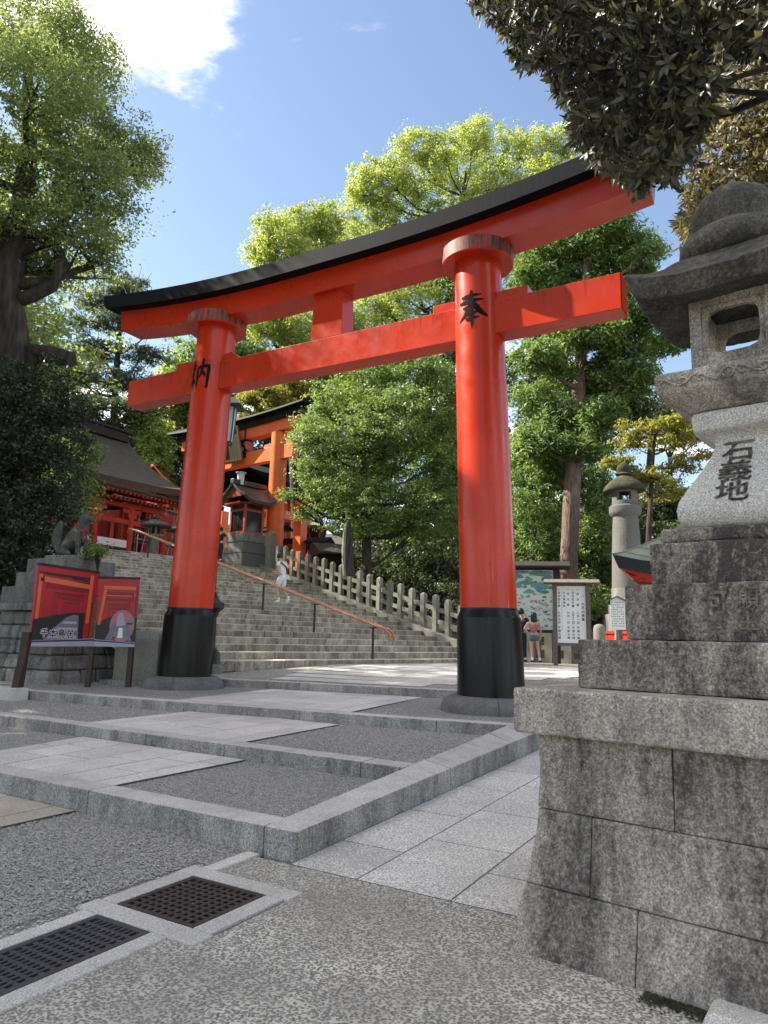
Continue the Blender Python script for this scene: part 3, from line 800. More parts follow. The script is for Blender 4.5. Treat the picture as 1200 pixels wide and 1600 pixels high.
NO = [([(.26, 1.0), (.2, .86), (.06, .76)], .08), ([(.06, .76), (.3, .72)], .06), ([(.36, .86), (.24, .66), (.04, .52)], .08), ([(.04, .52), (.36, .54)], .06), ([(.22, .52), (.2, .02)], .085), ([(.1, .38), (.02, .16)], .07), ([(.3, .36), (.38, .2)], .07),
      ([(.5, .74), (.48, .02)], .09), ([(.5, .72), (.98, .78), (.95, .3), (.94, .04), (.86, .1)], .09), ([(.73, 1.02), (.72, .74), (.66, .5), (.56, .36)], .09), ([(.72, .6), (.86, .4)], .09)]

# ================================================================== THE GREAT TORII
TR, TL = np.array([1.78, 11.4, 0]), np.array([-3.97, 14.68, 0])
TM = (TR + TL) / 2; TM[2] = 0.0
HALF = float(np.linalg.norm(TR - TL)) / 2
TRZ = math.atan2((TR - TL)[1], (TR - TL)[0])
def arc(x, k=.0140): return k * max(0, abs(x) - 0.8) ** 2 * (1 - .0 * abs(x))
def torii_beam(x0, x1, zb, zt, prof, n=40, end0=0, end1=0):
    """prof: list of (y, t) with t 0..1 from the bottom curve to the top curve"""
    rings = []
    for i in range(n + 1):
        x = x0 + (x1 - x0) * i / n
        ring = []
        for y, t in prof:
            z = zb(x) + (zt(x) - zb(x)) * t
            xx = x + (end0 * t if i == 0 else end1 * t if i == n else 0)
            ring.append((xx, y, z))
        rings.append(ring)
    return MB().loft(rings)
def big_torii():
    t = empty('torii', TM, 'great vermilion torii gate with black feet and black top beam spanning the walkway', 'torii gate', rz=TRZ)
    lean = lambda sx, z: sx * (HALF - .03 - (z - .4) * .0325)
    for sx in (-1, 1):
        gz = .43
        cx = lambda z: lean(sx, z)
        prof = [(1.86, .505), (1.95, .455), (2.0, .452), (4.0, .440), (6.0, .422), (8.0, .405)]
        p = MB(); n = 64
        p.loft([[(cx(z) + r * math.cos(2 * math.pi * j / n), r * math.sin(2 * math.pi * j / n), z) for j in range(n)] for z, r in prof[2:]])
        pil = p.build('pillar', M['vermilion_gate'], t, smooth=40)
        q = MB().loft([[(cx(z) + r * math.cos(2 * math.pi * j / n), r * math.sin(2 * math.pi * j / n), z) for j in range(n)] for z, r in [(gz + .1, .535), (gz + .28, .53), (1.84, .505), (1.86, .503), (1.955, .457), (2.004, .4555)]])
        q.build('black_sleeve', M['lacquer'], t, smooth=30)
        # swelling base stone in four quarters
        for k in range(4):
            a0, a1 = k * math.pi / 2 + .5, (k + 1) * math.pi / 2 + .5; rings = []
            for r, z in [(.50, gz - .06), (.80, gz - .06), (.80, gz + .03), (.775, gz + .12), (.71, gz + .19), (.62, gz + .225), (.50, gz + .23)]:
                rings.append([(cx(gz) + r * math.cos(a), r * math.sin(a), z) for a in np.linspace(a0 + .006, a1 - .006, 13)])
            b = MB(); b.loft(rings, caps=False, closed=False)
            for j in (0, 12): b.add([rg[j] for rg in rings], [tuple(range(len(rings)))])
            b.build('base_stone', M['base_stone'], t, smooth=40)
        zz = 7.955
        c = MB().loft([[(cx(zz) + r * math.cos(2 * math.pi * j / n), r * math.sin(2 * math.pi * j / n), z) for j in range(n)] for z, r in [(zz, .40), (zz, .615), (zz + .02, .63)]])
        c.build('capital_underside', M['vermilion_gate'], t, smooth=30)
        MB().loft([[(cx(zz) + r * math.cos(2 * math.pi * j / n), r * math.sin(2 * math.pi * j / n), z) for j in range(n)] for z, r in [(zz + .021, .628), (zz + .27, .628), (zz + .285, .60)]]).build('capital_ring', M['rotted'], t, smooth=30)
        # wedges that lock the tie beam
        for s2 in (-1, 1):
            x0 = cx(7.2) + s2 * .38; x1 = cx(7.2) + s2 * (.93 if s2 * sx > 0 else .80)
            w = MB()
            lo, hi = min(x0, x1), max(x0, x1)
            if sx < 0 and s2 > 0:
                w.loft([[(lo, y, 7.12), (hi + .12, y, 7.12), (hi - .16, y, 7.34), (lo, y, 7.31)] for y in (-.165, .165)])
            else: w.box(lo, hi, -.165, .165, 7.12, 7.33)
            w.build('wedge', M['vermilion_gate'], t, bevel=.008)
        # painted character on the front of the pillar
        G = HO if sx > 0 else NO; mb = MB(); zc = 7.00 if sx > 0 else 6.86; size = .64 if sx > 0 else .66
        rr = .4155
        def place(x, y, k):
            ang = -math.pi / 2 + ((x - .5) * size * (.82 if sx > 0 else .8) + (.03 if sx > 0 else -.02)) / rr
            z = zc + (y - .5) * size
            return (cx(z) + (rr + .0042 + (8 - z) * .009 * .5) * math.cos(ang), (rr + .0042 + (8 - z) * .009 * .5) * math.sin(ang), z)
        for pts, w in G: stroke(mb, pts, w * 1.35, place)
        mb.build('painted_character', M['ink'], t)
    MB().box(-5.45, 5.48, -.2, .2, 6.57, 7.165).build('tie_beam', M['vermilion_gate'], t, bevel=.01)
    MB().box(5.4805, 5.494, -.192, .192, 6.58, 7.155).build('end_cap', M['vermilion_end'], t); MB().box(-5.464, -5.4505, -.192, .192, 6.58, 7.155).build('end_cap', M['vermilion_end'], t)  # thin plates added to hide sky glare on the beam ends
    MB().fr(7.166, .36, .20, 8.12, .335, .20).build('centre_strut', M['vermilion_gate'], t, bevel=.008)
    zb = lambda x: 8.095 + arc(x); zt = lambda x: 8.10 + .455 + arc(x, .0148)
    torii_beam(-5.78, 5.95, zb, zt, [(-.30, 0), (.30, 0), (.30, 1), (-.30, 1)], end0=-.05, end1=.05).build('upper_beam', M['vermilion_gate'], t, smooth=30)
    zb2 = lambda x: 8.10 + .457 + arc(x, .0148); zt2 = lambda x: 8.10 + .457 + .37 + arc(x, .0150)
    torii_beam(-6.12, 6.3, zb2, zt2, [(-.53, 0), (.53, 0), (.53, .82), (0, 1.35), (-.53, .82)], end0=-.10, end1=.10).build('ridge_beam', M['ridge_black'], t, smooth=30)
big_torii()
# ================================================================== NEAR STONE LANTERN
def uaz(u, v):
    d = ray(u, v); return d[:2] / np.linalg.norm(d[:2])
def along(P, dirn, u, v):              # how far along dirn from P until it stands in the direction of (u, v)
    k = uaz(u, v); P = np.asarray(P)[:2]; d = np.asarray(dirn)[:2]
    return float((k[0] * P[1] - k[1] * P[0]) / (k[1] * d[0] - k[0] * d[1]))
def azv(a): return np.array([math.sin(R(a)), math.cos(R(a)), 0.0])

def sq(h, z, lift=0.0, n=6, rnd=0.0, hy=None):   # square ring, corners optionally lifted or rounded
    pts = []; hy = h if hy is None else hy
    cs = [(-1, -1), (1, -1), (1, 1), (-1, 1)]
    for i in range(4):
        a, b = cs[i], cs[(i + 1) % 4]
        for k in range(n):
            t = k / n; x = a[0] + (b[0] - a[0]) * t; y = a[1] + (b[1] - a[1]) * t
            c = abs(x * y)
            rr = 1 - rnd * c ** 6
            pts.append((x * h * rr, y * hy * rr, z + lift * c ** 3))
    return pts
def near_lantern():
    t = empty('stone_lantern', (2.122, 4.004, 0), 'tall weathered granite lantern on a stepped plinth filling the near corner', 'stone lantern', rz=R(-39))
    hw = lambda z: 0.91 + .13 * max(0, (0.85 - z) / .85) ** 1.9
    # masonry base, course by course; stones follow the flare
    courses = [(-.12, .302, [-.40, .55], [-.3, .5]), (.306, .658, [-.63, .28], [-.5, .35]), (.662, 1.03, [-.235, .5], [-.2, .6])]
    for z0, z1, jf, js in courses:
        zs = np.linspace(z0, z1, 4); g = .0022; dp = .42
        def stone(side, a, b, ca, cb):
            rings = []
            for z in zs:
                h = hw(max(z, 0)); off = .003 * random.uniform(-1, 1)
                xa = -h if ca else a + g; xb = h if cb else b - g
                q = [(xa, -h + off), (xb, -h + off), (xb, -h + dp), (xa, -h + dp)]
                rings.append([(x * math.cos(side) - y * math.sin(side), x * math.sin(side) + y * math.cos(side), z) for x, y in q])
            MB().loft(rings).build('base_stone', M['lantern_base'], t, bevel=.009, smooth=30)
        ed = [-2] + jf + [2]
        for a, b in zip(ed[:-1], ed[1:]): stone(0, a, b, a == -2, b == 2)
        for side in (1, 3):                    # the two flanks, kept inside the front stones
            for a, b in ((-1.0 + .48, js[0]), (js[0], js[1])):
                rings = []
                for z in zs:
                    h = hw(max(z, 0)); q = [(a + g, -h), (b - g, -h), (b - g, -h + dp), (a + g, -h + dp)]; s = side * math.pi / 2
                    rings.append([(x * math.cos(s) - y * math.sin(s), x * math.sin(s) + y * math.cos(s), z) for x, y in q])
                MB().loft(rings).build('base_stone', M['lantern_base'], t, bevel=.009, smooth=30)
    MB().fr(-.1, .8, .8, 1.02, .84, .84).build('base_core', M['joint'], t)
    MB().box(-1.01, 1.01, -1.01, 1.01, 1.034, 1.262).build('plinth_slab', M['lantern_mid'], t, bevel=.022, seg=3, smooth=40)
    MB().box(-.755, .80, -.755, .80, 1.266, 1.520).build('plinth_block', M['lantern_dark'], t, bevel=.014, smooth=40)
    b3 = MB().box(-.56, .56, -.56, .56, 1.524, 1.822).build('plinth_block', M['lantern_dark'], t, bevel=.014, smooth=40)
    MB().box(-.45, .45, -.45, .45, 1.826, 2.052).build('plinth_block', M['lantern_dark'], t, bevel=.012, smooth=40)
    MB().box(-.405, .405, -.405, .405, 2.054, 2.14).build('plinth_block', M['lantern_dark'], t, bevel=.03, seg=3, smooth=40)
    prof = [(2.142, .30), (2.16, .325), (2.20, .345), (2.25, .35), (2.30, .338), (2.36, .305), (2.43, .262), (2.50, .22), (2.56, .187), (2.61, .165), (2.645, .157), (2.67, .165), (2.69, .185), (2.705, .215), (2.715, .247), (2.73, .258), (2.80, .262), (2.825, .25), (2.83, .22)]
    MB().loft([sq(h, z, 0, 6, .06) for z, h in prof]).build('shaft', M['lantern_clean'], t, smooth=50)
    pz = [p[0] for p in prof]; ph = [p[1] for p in prof]
    items = [('石', 0, 3.06, .165), ('義', -.01, 2.905, .17), ('地', -.015, 2.755, .165)]
    def place(x, y, k): y = y * .84 + .025; return (x * 1.08 - .02, -float(np.interp(y, pz, ph)) - .003, y)
    o = subdivided(text_mb(items, place, bold=.022), .012).build('carved_character', M['groove'], t)
    # the sub-division leaves chords, so fold the strokes back on to the curved face
    for v in o.data.vertices:
        v.co.x += random.uniform(-.0022, .0022); v.co.z += random.uniform(-.0022, .0022); v.co.y = -float(np.interp(v.co.z, pz, ph)) - .0045
    items = [('何', -.10, 1.725, .135), ('某', -.10, 1.59, .13), ('願', .055, 1.745, .115), ('主', .055, 1.63, .105)]
    text_mb(items, lambda x, y, k: (x, -.5690 - .00015 * k, y), bold=.018).build('carved_character', M['groove'], t)
    MB().loft([sq(h, z) for z, h in [(2.832, .255), (2.90, .35), (2.935, .395), (3.035, .402), (3.05, .395), (3.052, .30)]]).build('platform', M['lantern_mid'], t, bevel=.008, seg=1, smooth=30)
    # vine scroll carved along the platform's edge
    for k in range(4):
        s = MB()
        for off in (-.21, .21):
            s.tube([(off + x, -.409, 2.985 + .026 * math.sin(x * 32)) for x in np.linspace(-.165, .165, 22)], .0065, 5)
            for cx in (-.13, -.03, .07): s.tube([(off + cx + .022 * math.cos(a), -.409, 2.985 + .018 * math.sin(a)) for a in np.linspace(0, 5, 9)], .005, 5)
        s.tube([(.03 * math.cos(a), -.409, 2.985 + .028 * math.sin(a)) for a in np.linspace(0, 6.28, 12)], .006, 5)
        s.build('carved_scroll', M['lantern_mid'], t, rz=k * math.pi / 2, smooth=60)
    # light chamber: four walls, each with a framed window
    H, wv, z0, z1 = .232, .150, 3.055, 3.52
    for k in range(4):
        m = MB(); y0, y1 = -H, -H + .055
        m.box(-H, -wv - .018, y0, y1, z0, z1); m.box(wv + .018, H - .056, y0, y1, z0, z1)
        m.box(-wv - .018, wv + .018, y0, y1, z0, 3.155); m.box(-wv - .018, wv + .018, y0, y1, 3.475, z1)
        m.build('chamber_wall', M['lantern_mid'], t, rz=k * math.pi / 2)
        f = MB(); y0, y1 = -H + .018, -H + .052
        out = [(x, z) for x, z in ((-wv - .02, 3.153), (wv + .02, 3.153), (wv + .02, 3.477), (-wv - .02, 3.477))]
        n = 24; ri = []; ro = []
        for j in range(n):
            a = 2 * math.pi * j / n; c, s_ = math.cos(a), math.sin(a); p = 5.0
            r = (abs(c) ** p + abs(s_) ** p) ** (-1 / p)
            ri.append((c * r * (wv - .012), 3.315 + s_ * r * .135)); q = max(abs(c), abs(s_)); ro.append((c / q * (wv + .0195), 3.315 + s_ / q * .163))
        V = [(x, y, z) for y in (y0, y1) for ring in (ri, ro) for x, z in ring]; F = []
        for j in range(n):
            i2 = (j + 1) % n
            F += [(j, i2, n + i2, n + j), (2 * n + j, 3 * n + j, 3 * n + i2, 2 * n + i2), (j, 2 * n + j, 2 * n + i2, i2)]
        f.add(V, F); f.build('window_frame', M['lantern_mid'], t, rz=k * math.pi / 2, smooth=30)
    MB().box(-.175, .175, -.175, .175, 3.053, 3.10).build('chamber_floor', M['lantern_dark'], t)
    rr = [(3.522, .20, 0), (3.50, .30, .01), (3.475, .46, .055), (3.49, .475, .06), (3.575, .515, .09), (3.59, .50, .09), (3.62, .455, .06), (3.665, .40, .03), (3.725, .335, 0), (3.785, .28, 0), (3.81, .22, 0)]
    rf = MB().loft([sq(h, z, l, 8) for z, h, l in rr]).build('roof', M['lantern_roof'], t, bevel=0, smooth=38)
    d = rf.modifiers.new('wear', 'SUBSURF'); d.subdivision_type = 'SIMPLE'; d.levels = d.render_levels = 2
    tx = bpy.data.textures.new('wear', 'CLOUDS'); tx.noise_scale = .07
    dd = rf.modifiers.new('wear2', 'DISPLACE'); dd.texture = tx; dd.strength = .018; dd.mid_level = .5
    fb = MB().lathe([(.20, 3.79), (.29, 3.82), (.325, 3.87), (.315, 3.935), (.26, 3.985), (.21, 4.005), (.215, 4.03), (.24, 4.08), (.24, 4.15), (.205, 4.22), (.13, 4.275), (.06, 4.305), (.03, 4.34), (.012, 4.37)], 28)
    # the blocks are worn: edges wander, faces are not quite flat
    wt = bpy.data.textures.new('worn', 'CLOUDS'); wt.noise_scale = .16; wt.noise_depth = 4
    for o in t.children:
        n = o.name.split('.')[0]
        if n in ('plinth_slab', 'plinth_block', 'base_stone', 'platform'):
            m_ = o.modifiers.new('fine', 'SUBSURF'); m_.subdivision_type = 'SIMPLE'; m_.levels = m_.render_levels = 4 if n.startswith('plinth') else (2 if n == 'platform' else 3)
            m_ = o.modifiers.new('worn', 'DISPLACE'); m_.texture = wt; m_.strength = .013 if n != 'base_stone' else .009; m_.mid_level = .5
    fo = fb.build('finial', M['lantern_roof'], t, smooth=60)
    dd = fo.modifiers.new('wear', 'DISPLACE'); dd.texture = tx; dd.strength = .02; dd.mid_level = .5
near_lantern()
# low stone by the lantern's foot
c = onz(1160, 1592, 0)
o = MB().loft([[(-.30, -.2, -.05), (.3, -.22, -.05), (.32, .2, -.05), (-.28, .2, -.05)], [(-.27, -.17, .05), (.27, -.19, .04), (.28, .17, .045), (-.25, .17, .055)], [(-.24, -.14, .062), (.24, -.16, .055), (.25, .14, .055), (-.22, .14, .066)]]).build('kerbside_stone', M['granite_new'], None, 'low pale granite stone lying at the foot of the near lantern', 'stone', loc=(c[0] + .12, c[1] - .10, 0), rz=R(-32), bevel=.012)
mo = empty('moss_patch', (0, 0, 0), kind='stuff')
bpy.data.objects.remove(mo)
V = []; F = []
for k in range(1500):                       # moss along the lantern's foot
    t_ = random.random(); p = np.array([2.122, 4.004, 0]) + azv(129) * (-.35 + t_ * .75) + azv(219) * (1.04 + abs(random.gauss(0, .045)))
    b = len(V); a = random.uniform(0, 6.28); r = .008
    V += [(p[0] + r * math.cos(a + i * 2.1), p[1] + r * math.sin(a + i * 2.1), random.uniform(.002, .012)) for i in range(3)] + [(p[0], p[1], random.uniform(.006, .014))]
    F += [(b, b + 1, b + 3), (b + 1, b + 2, b + 3), (b + 2, b, b + 3)]
o = bpy.data.objects.new('moss', mesh_np('moss', V, F, M['moss'])); COL.objects.link(o); props(o, 'dark green moss at the foot of the near lantern', kind='stuff')

# ================================================================== SECOND TORII ON THE LANDING
def second_torii():
    bd = azv(-52); Rb = at(428, 860, 38.0); d = along(Rb, bd, 304, 860); Lb = Rb + bd * d; mid = (Rb + Lb) / 2; mid[2] = TOPZ
    hf = d / 2; rz = math.atan2(-bd[1], -bd[0])
    t = empty('torii', mid, 'second smaller orange torii with a gilt plaque standing on the landing above the stairs', 'torii gate', rz=rz)
    hR = math.hypot(Rb[0], Rb[1]); zz = lambda v: at(417, v, hR)[2] - TOPZ
    zn0, zn1, zs0, zs1, zk = zz(718), zz(697), zz(676), zz(666), zz(655)
    rp = 26 / FPX * hR / 2 * 1.0
    for sx in (-1, 1):
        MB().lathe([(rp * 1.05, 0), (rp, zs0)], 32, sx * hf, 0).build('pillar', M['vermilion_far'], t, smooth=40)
        MB().lathe([(rp * 1.25, -.1), (rp * 1.25, 1.0), (rp * 1.1, 1.1)], 32, sx * hf, 0).build('black_sleeve', M['lacquer'], t, smooth=40)
        for sy in (1,):                         # the little props behind with their own tie beams
            MB().box(sx * hf - .28, sx * hf + .28, sy * 1.9 - .26, sy * 1.9 + .26, 0, 3.9).build('prop_post', M['vermilion_far'], t)
        MB().box(sx * hf - .12, sx * hf + .12, .3, 2.6, 2.7, 3.15).build('prop_beam', M['vermilion_far'], t)
    x1 = hf + 1.25
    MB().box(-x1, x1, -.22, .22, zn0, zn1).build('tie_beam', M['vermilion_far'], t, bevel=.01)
    for sx in (-1, 1):
        for s2 in (-1, 1):
            c = sx * hf + s2 * (rp + .25); MB().box(c - .3, c + .3, -.18, .18, zn1 + .002, zn1 + .22).build('wedge', M['vermilion_far'], t)
    f = lambda x: .006 * x * x
    torii_beam(-x1 - .35, x1 + .35, lambda x: zs0 + f(x), lambda x: zs1 + .25 + f(x), [(-.3, 0), (.3, 0), (.3, 1), (-.3, 1)], 24).build('upper_beam', M['vermilion_far'], t, smooth=30)
    torii_beam(-x1 - .7, x1 + .7, lambda x: zs1 + .252 + f(x) + .0, lambda x: zs1 + .252 + (zk - zs1) * .9 + f(x) * 1.05, [(-.45, 0), (.45, 0), (.5, 1), (-.5, 1)], 24).build('black_beam', M['lacquer'], t, smooth=30)
    torii_beam(-x1 - 1.2, x1 + 1.2, lambda x: zs1 + .255 + (zk - zs1) * .9 + f(x) * 1.06, lambda x: zs1 + .45 + (zk - zs1) * .9 + f(x) * 1.12, [(-.85, 0), (.85, 0), (.8, .6), (0, 2.6), (-.8, .6)], 24).build('roof_beam', M['ridge_black'], t, smooth=30)
    MB().box(-.75, .75, -.2, .2, zn1 + .002, zs0 - .002).build('centre_strut', M['lacquer'], t)
    MB().box(-.95, -.80, -.3, .3, zn1 - .3, zs1 + .4).build('strut_cheek', M['lacquer'], t); MB().box(.80, .95, -.3, .3, zn1 - .3, zs1 + .4).build('strut_cheek', M['lacquer'], t)
    MB().lathe([(.28, 0), (.28, .04)], 20).build('round_crest', M['pink_red'], t).matrix_local = Matrix.Translation((1.0, -.12, (zn1 + zs0) / 2)) @ Matrix.Rotation(R(90), 4, 'Y')
    q = MB().box(-.62, .62, -.05, .05, -.02, 1.75).build('plaque', M['plaque_dark'], t); q.location = (.12, -.36, zn1 - .35); q.rotation_euler = (R(14), 0, 0)
    fr = MB()
    for a in ((-.74, -.60, -.1, 1.85), (.60, .74, -.1, 1.85), (-.6, .6, -.1, .04), (-.6, .6, 1.71, 1.85)): fr.box(a[0], a[1], -.11, .0, a[2], a[3])
    for k in range(7): fr.box(-.72 + k * .22, -.60 + k * .22, -.10, -.01, -.2, -.1)
    fr.build('gilt_frame', M['gold'], q)
    text_mb([('稲', 0, 1.42, .3), ('荷', 0, 1.06, .3), ('大', 0, .70, .3), ('社', 0, .34, .3)], lambda x, y, k: (x, -.053, y)).build('gilt_lettering', M['gold'], q)
second_torii()

# ================================================================== ROOF HELPERS AND BUILDINGS
def curved_roof(L0, L1, y0, y1, zr, ze, sag, lift, th, nx=14, ny=12, ridge_y=0.0):
    """gable roof sheet over x L0..L1: from the ridge (y=ridge_y) down to eaves at y0 and y1, concave, ends lifted; solid thickness th"""
    def z(x, y):
        s = abs(y - ridge_y) / (abs(y0 - ridge_y) if y < ridge_y else abs(y1 - ridge_y))
        xx = (x - (L0 + L1) / 2) / ((L1 - L0) / 2)
        return zr + (ze - zr) * (s + sag * s * (1 - s) * 1.0) + lift * abs(xx) ** 4 * (.35 + .65 * s)
    ys = list(np.linspace(y0, ridge_y, ny)) + list(np.linspace(ridge_y, y1, ny))[1:]
    rings = []
    for x in np.linspace(L0, L1, nx):
        rings.append([(x, y, z(x, y)) for y in ys] + [(x, y * .995, z(x, y) - th) for y in reversed(ys)])
    return MB().loft(rings), z
def left_hall():
    fx = azv(30); bk = azv(-60)
    E = at(285, 778, 46.5); ridge_dy = along(E, bk, 194, 691)
    rg = E + bk * ridge_dy; hE = math.hypot(E[0], E[1]); hR = math.hypot(rg[0], rg[1])
    zE = at(285, 778, hE)[2]; zR = at(194, 691, hR)[2]
    base = E.copy(); base[2] = TOPZ; rz = math.atan2(fx[1], fx[0])
    t = empty('shrine_hall', base, 'red shrine hall under a grey cypress bark roof at the top left of the stairs', 'shrine building', rz=rz)
    # local: x along the eave to the right, y to the back; eave's right end at the origin
    Lx = 19.0; ze, zr = zE - TOPZ, zR - TOPZ
    rf, zf = curved_roof(-Lx, 0.3, 0, ridge_dy * 2, zr, ze + .25, -.55 * 0 + .42, .30, .42, 16, 12, ridge_dy)
    rf.build('roof', M['thatch'], t, smooth=40)
    MB().box(-Lx - .1, .1, ridge_dy - .35, ridge_dy + .35, zr - .05, zr + .55).box(-Lx - .3, .35, ridge_dy - .5, ridge_dy + .5, zr + .552, zr + .72).build('roof_ridge', M['dark_wood'], t, bevel=.03)
    MB().lathe([(.3, -.1), (.42, 0), (.42, .25)], 12).build('ridge_end', M['dark_wood'], t).matrix_local = Matrix.Translation((.42, ridge_dy, zr + .1)) @ Matrix.Rotation(R(90), 4, 'Y')
    # eave edge board, two tiers of rafters
    MB().box(-Lx, .25, .12, .30, ze - .30, ze - .172).build('eave_board', M['brown_wood'], t)
    rm = MB().box(-.06, .06, .05, 2.6, -.09, .05).mesh('rafter', M['red_wood'])
    tip = MB().box(-.045, .045, .035, .05, -.07, .03).mesh('rafter_tip', M['gold'])
    x = -.1; k = 0
    while x > -Lx + .3:
        for dy, dz in ((0.12, -.42), (.55, -.72)):
            r = inst('rafter', rm, t, (x, dy, ze + dz), rot=(R(9), 0, 0)); inst('rafter_tip', tip, r)
        x -= .32
    MB().box(-Lx, 0, 1.55, 1.9, ze - 1.05, ze - .80).build('purlin', M['red_wood'], t)
    cols = []
    for u in (203, 147): cols.append(along(E + bk * 1.75, fx, u, 820))
    step = cols[0] - cols[1]; xs = [cols[0] + step * 1.05, cols[0], cols[1], cols[1] - step, cols[1] - 2 * step]
    for i, x in enumerate(xs):
        for y in (1.72, 6.2):
            MB().lathe([(.21, -.3), (.21, ze - 1.05)], 16, x, y).build('column', M['red_wood'], t, smooth=40)
        b = MB(); zt = ze - 1.08
        b.box(x - .7, x + .7, 1.6, 1.86, zt - .28, zt).box(x - .32, x + .32, 1.56, 1.9, zt - .55, zt - .285); b.build('bracket', M['red_wood'], t, bevel=.03)
    MB().box(xs[-1], xs[0], 1.62, 1.82, ze - 2.05, ze - 1.75).build('tie_beam', M['red_wood'], t)
    for a, b in zip(xs[:-1], xs[1:]):
        if a > cols[0] + .5: continue
        MB().box(b + .22, a - .22, 1.64, 1.80, 1.50, 1.95).build('white_rail', M['white'], t)
        MB().box(b + .22, a - .22, 1.62, 1.82, 1.30, 1.48).build('dark_rail', M['dark_wood'], t)
        MB().box(b + .22, a - .22, 1.78, 1.82, -.1, 1.30).build('lattice_board', M['white'], t)
        g = MB(); n = int((a - b) / .16)
        for k in range(n): g.box(b + .24 + k * .16, b + .315 + k * .16, 1.70, 1.775, -.1, 1.30)
        for k in range(8): g.box(b + .22, a - .22, 1.655, 1.695, -.02 + k * .165, .055 + k * .165)
        g.build('lattice', M['dark_wood'], t)
    MB().box(-Lx, .0, 6.6, 6.9, -.2, ze - .8).build('back_wall', M['red_wood'], t)
    for x in (-3.4, -6.6, -10, -13): MB().box(x - .9, x + .9, 6.52, 6.595, .2, 2.9).build('dark_doorway', M['dark_wood'], t)
    MB().box(-Lx, 0, 1.5, 8, -.4, -.02).build('floor', M['old_stone'], t)
left_hall()

def gate_house():
    fx = azv(34); bk = azv(-56)
    E = at(505, 778, 58); base = E.copy(); base[2] = TOPZ; rz = math.atan2(fx[1], fx[0])
    t = empty('gate_house', base, 'large orange two-roofed gate house behind the second torii', 'shrine building', rz=rz)
    xl = along(E, fx, 405, 760)
    ze = at(470, 772, 57)[2] - TOPZ
    rd = 3.6; rf, zf = curved_roof(xl, .8, -1.2, rd * 2, ze + 2.5, ze, .35, .7, .38, 18, 10, rd)
    rf.build('roof', M['ridge_black'], t, smooth=40)
    MB().box(xl, .8, rd - .4, rd + .4, ze + 2.45, ze + 2.9).build('roof_ridge', M['ridge_black'], t)
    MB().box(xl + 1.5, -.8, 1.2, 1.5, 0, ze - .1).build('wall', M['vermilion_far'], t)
    x = xl + 1.6
    while x < -.6:
        MB().lathe([(.32, 0), (.32, ze - .3)], 16, x, .9).build('column', M['vermilion_far'], t, smooth=40); x += 3.3
    for z0, z1 in ((ze - .75, ze - .35), (ze - 2.6, ze - 2.2), (ze - 4.4, ze - 4.1)): MB().box(xl + 1.2, -.4, .6, .85, z0, z1).build('beam', M['red_wood'], t)
    MB().box(xl + 1.5, -.8, 1.05, 1.19, ze - 3.9, ze - 2.7).build('panel', M['pink_red'], t)
    for k in range(3): MB().box(xl + 2.6 + k * 3.3, xl + 4.2 + k * 3.3, 1.0, 1.19, 0, 3.4).build('doorway', M['dark_wood'], t)
gate_house()
def wing_roof():
    fx = azv(34); E = at(300, 772, 53); tip = along(E, fx, 238, 728); b = E.copy(); b[2] = TOPZ; rz = math.atan2(fx[1], fx[0]); ze = E[2] - TOPZ
    t = empty('gate_wing', b, 'low black wing roof with an upturned orange edged eave left of the torii pillar', 'shrine building', rz=rz)
    lift = at(238, 727, math.hypot(*(E + fx * tip)[:2]))[2] - E[2]
    up = lambda x: lift * (x / tip) ** 2.2 if x * tip > 0 else 0
    xs = np.linspace(tip, 3.5, 16)
    MB().loft([[(x, 0, ze + up(x) - .32), (x, 0, ze + up(x) - .06), (x, 3.4, ze + up(x) * .6 + .55), (x, 3.4, ze + up(x) * .6 + .2)] for x in xs]).build('roof', M['ridge_black'], t, smooth=40)
    MB().loft([[(x, -.10, ze + up(x) - .07), (x, .16, ze + up(x) - .05), (x, .16, ze + up(x) + .10), (x, -.10, ze + up(x) + .08)] for x in xs]).build('eave_board', M['vermilion_far'], t, smooth=40)
    MB().loft([[(x, .3, ze + up(x) * .8 - .75), (x, .5, ze + up(x) * .8 - .75), (x, .5, ze + up(x) * .8 - .33), (x, .3, ze + up(x) * .8 - .33)] for x in xs]).build('bracket_row', M['dark_wood'], t, smooth=40)
    MB().box(tip + 2.2, 3.4, 1.2, 3.2, 0, ze - .4).build('wall', M['red_wood'], t)
    for x in np.linspace(tip + 2.2, 3.2, 3): MB().lathe([(.24, 0), (.24, ze - .4)], 14, x, 1.0).build('column', M['vermilion_far'], t, smooth=40)
wing_roof()

def red_block():                                # low red building seen behind the scaffold
    P = at(212, 850, 56); Q = at(305, 868, 62); base = P.copy(); base[2] = TOPZ
    d = Q - P; L = math.hypot(d[0], d[1])
    t = empty('shrine_building', base, 'red walled shrine building half hidden behind the grey scaffold', 'shrine building', rz=math.atan2(d[1], d[0]))
    MB().box(-2, L, 0, 4, 0, 5.2).build('wall', M['red_wood'], t)
    for k in range(int(L / 2.2) + 1):
        MB().box(-1.8 + k * 2.2, -1.5 + k * 2.2, -.15, -.003, 0, 5.2).build('post', M['vermilion'], t)
        MB().box(-1.4 + k * 2.2, .3 + k * 2.2, -.06, -.003, .9, 3.4).build('panel', M['pink_red'], t)
        MB().box(-1.1 + k * 2.2, 0 + k * 2.2, -.10, -.065, 1.6, 3.0).build('window', M['dark_wood'], t)
    rf, _ = curved_roof(-3, L + 1, -1.4, 5.4, 8.4, 5.3, .3, .3, .3, 8, 6, 2)
    rf.build('roof', M['thatch'], t, smooth=40)
red_block()

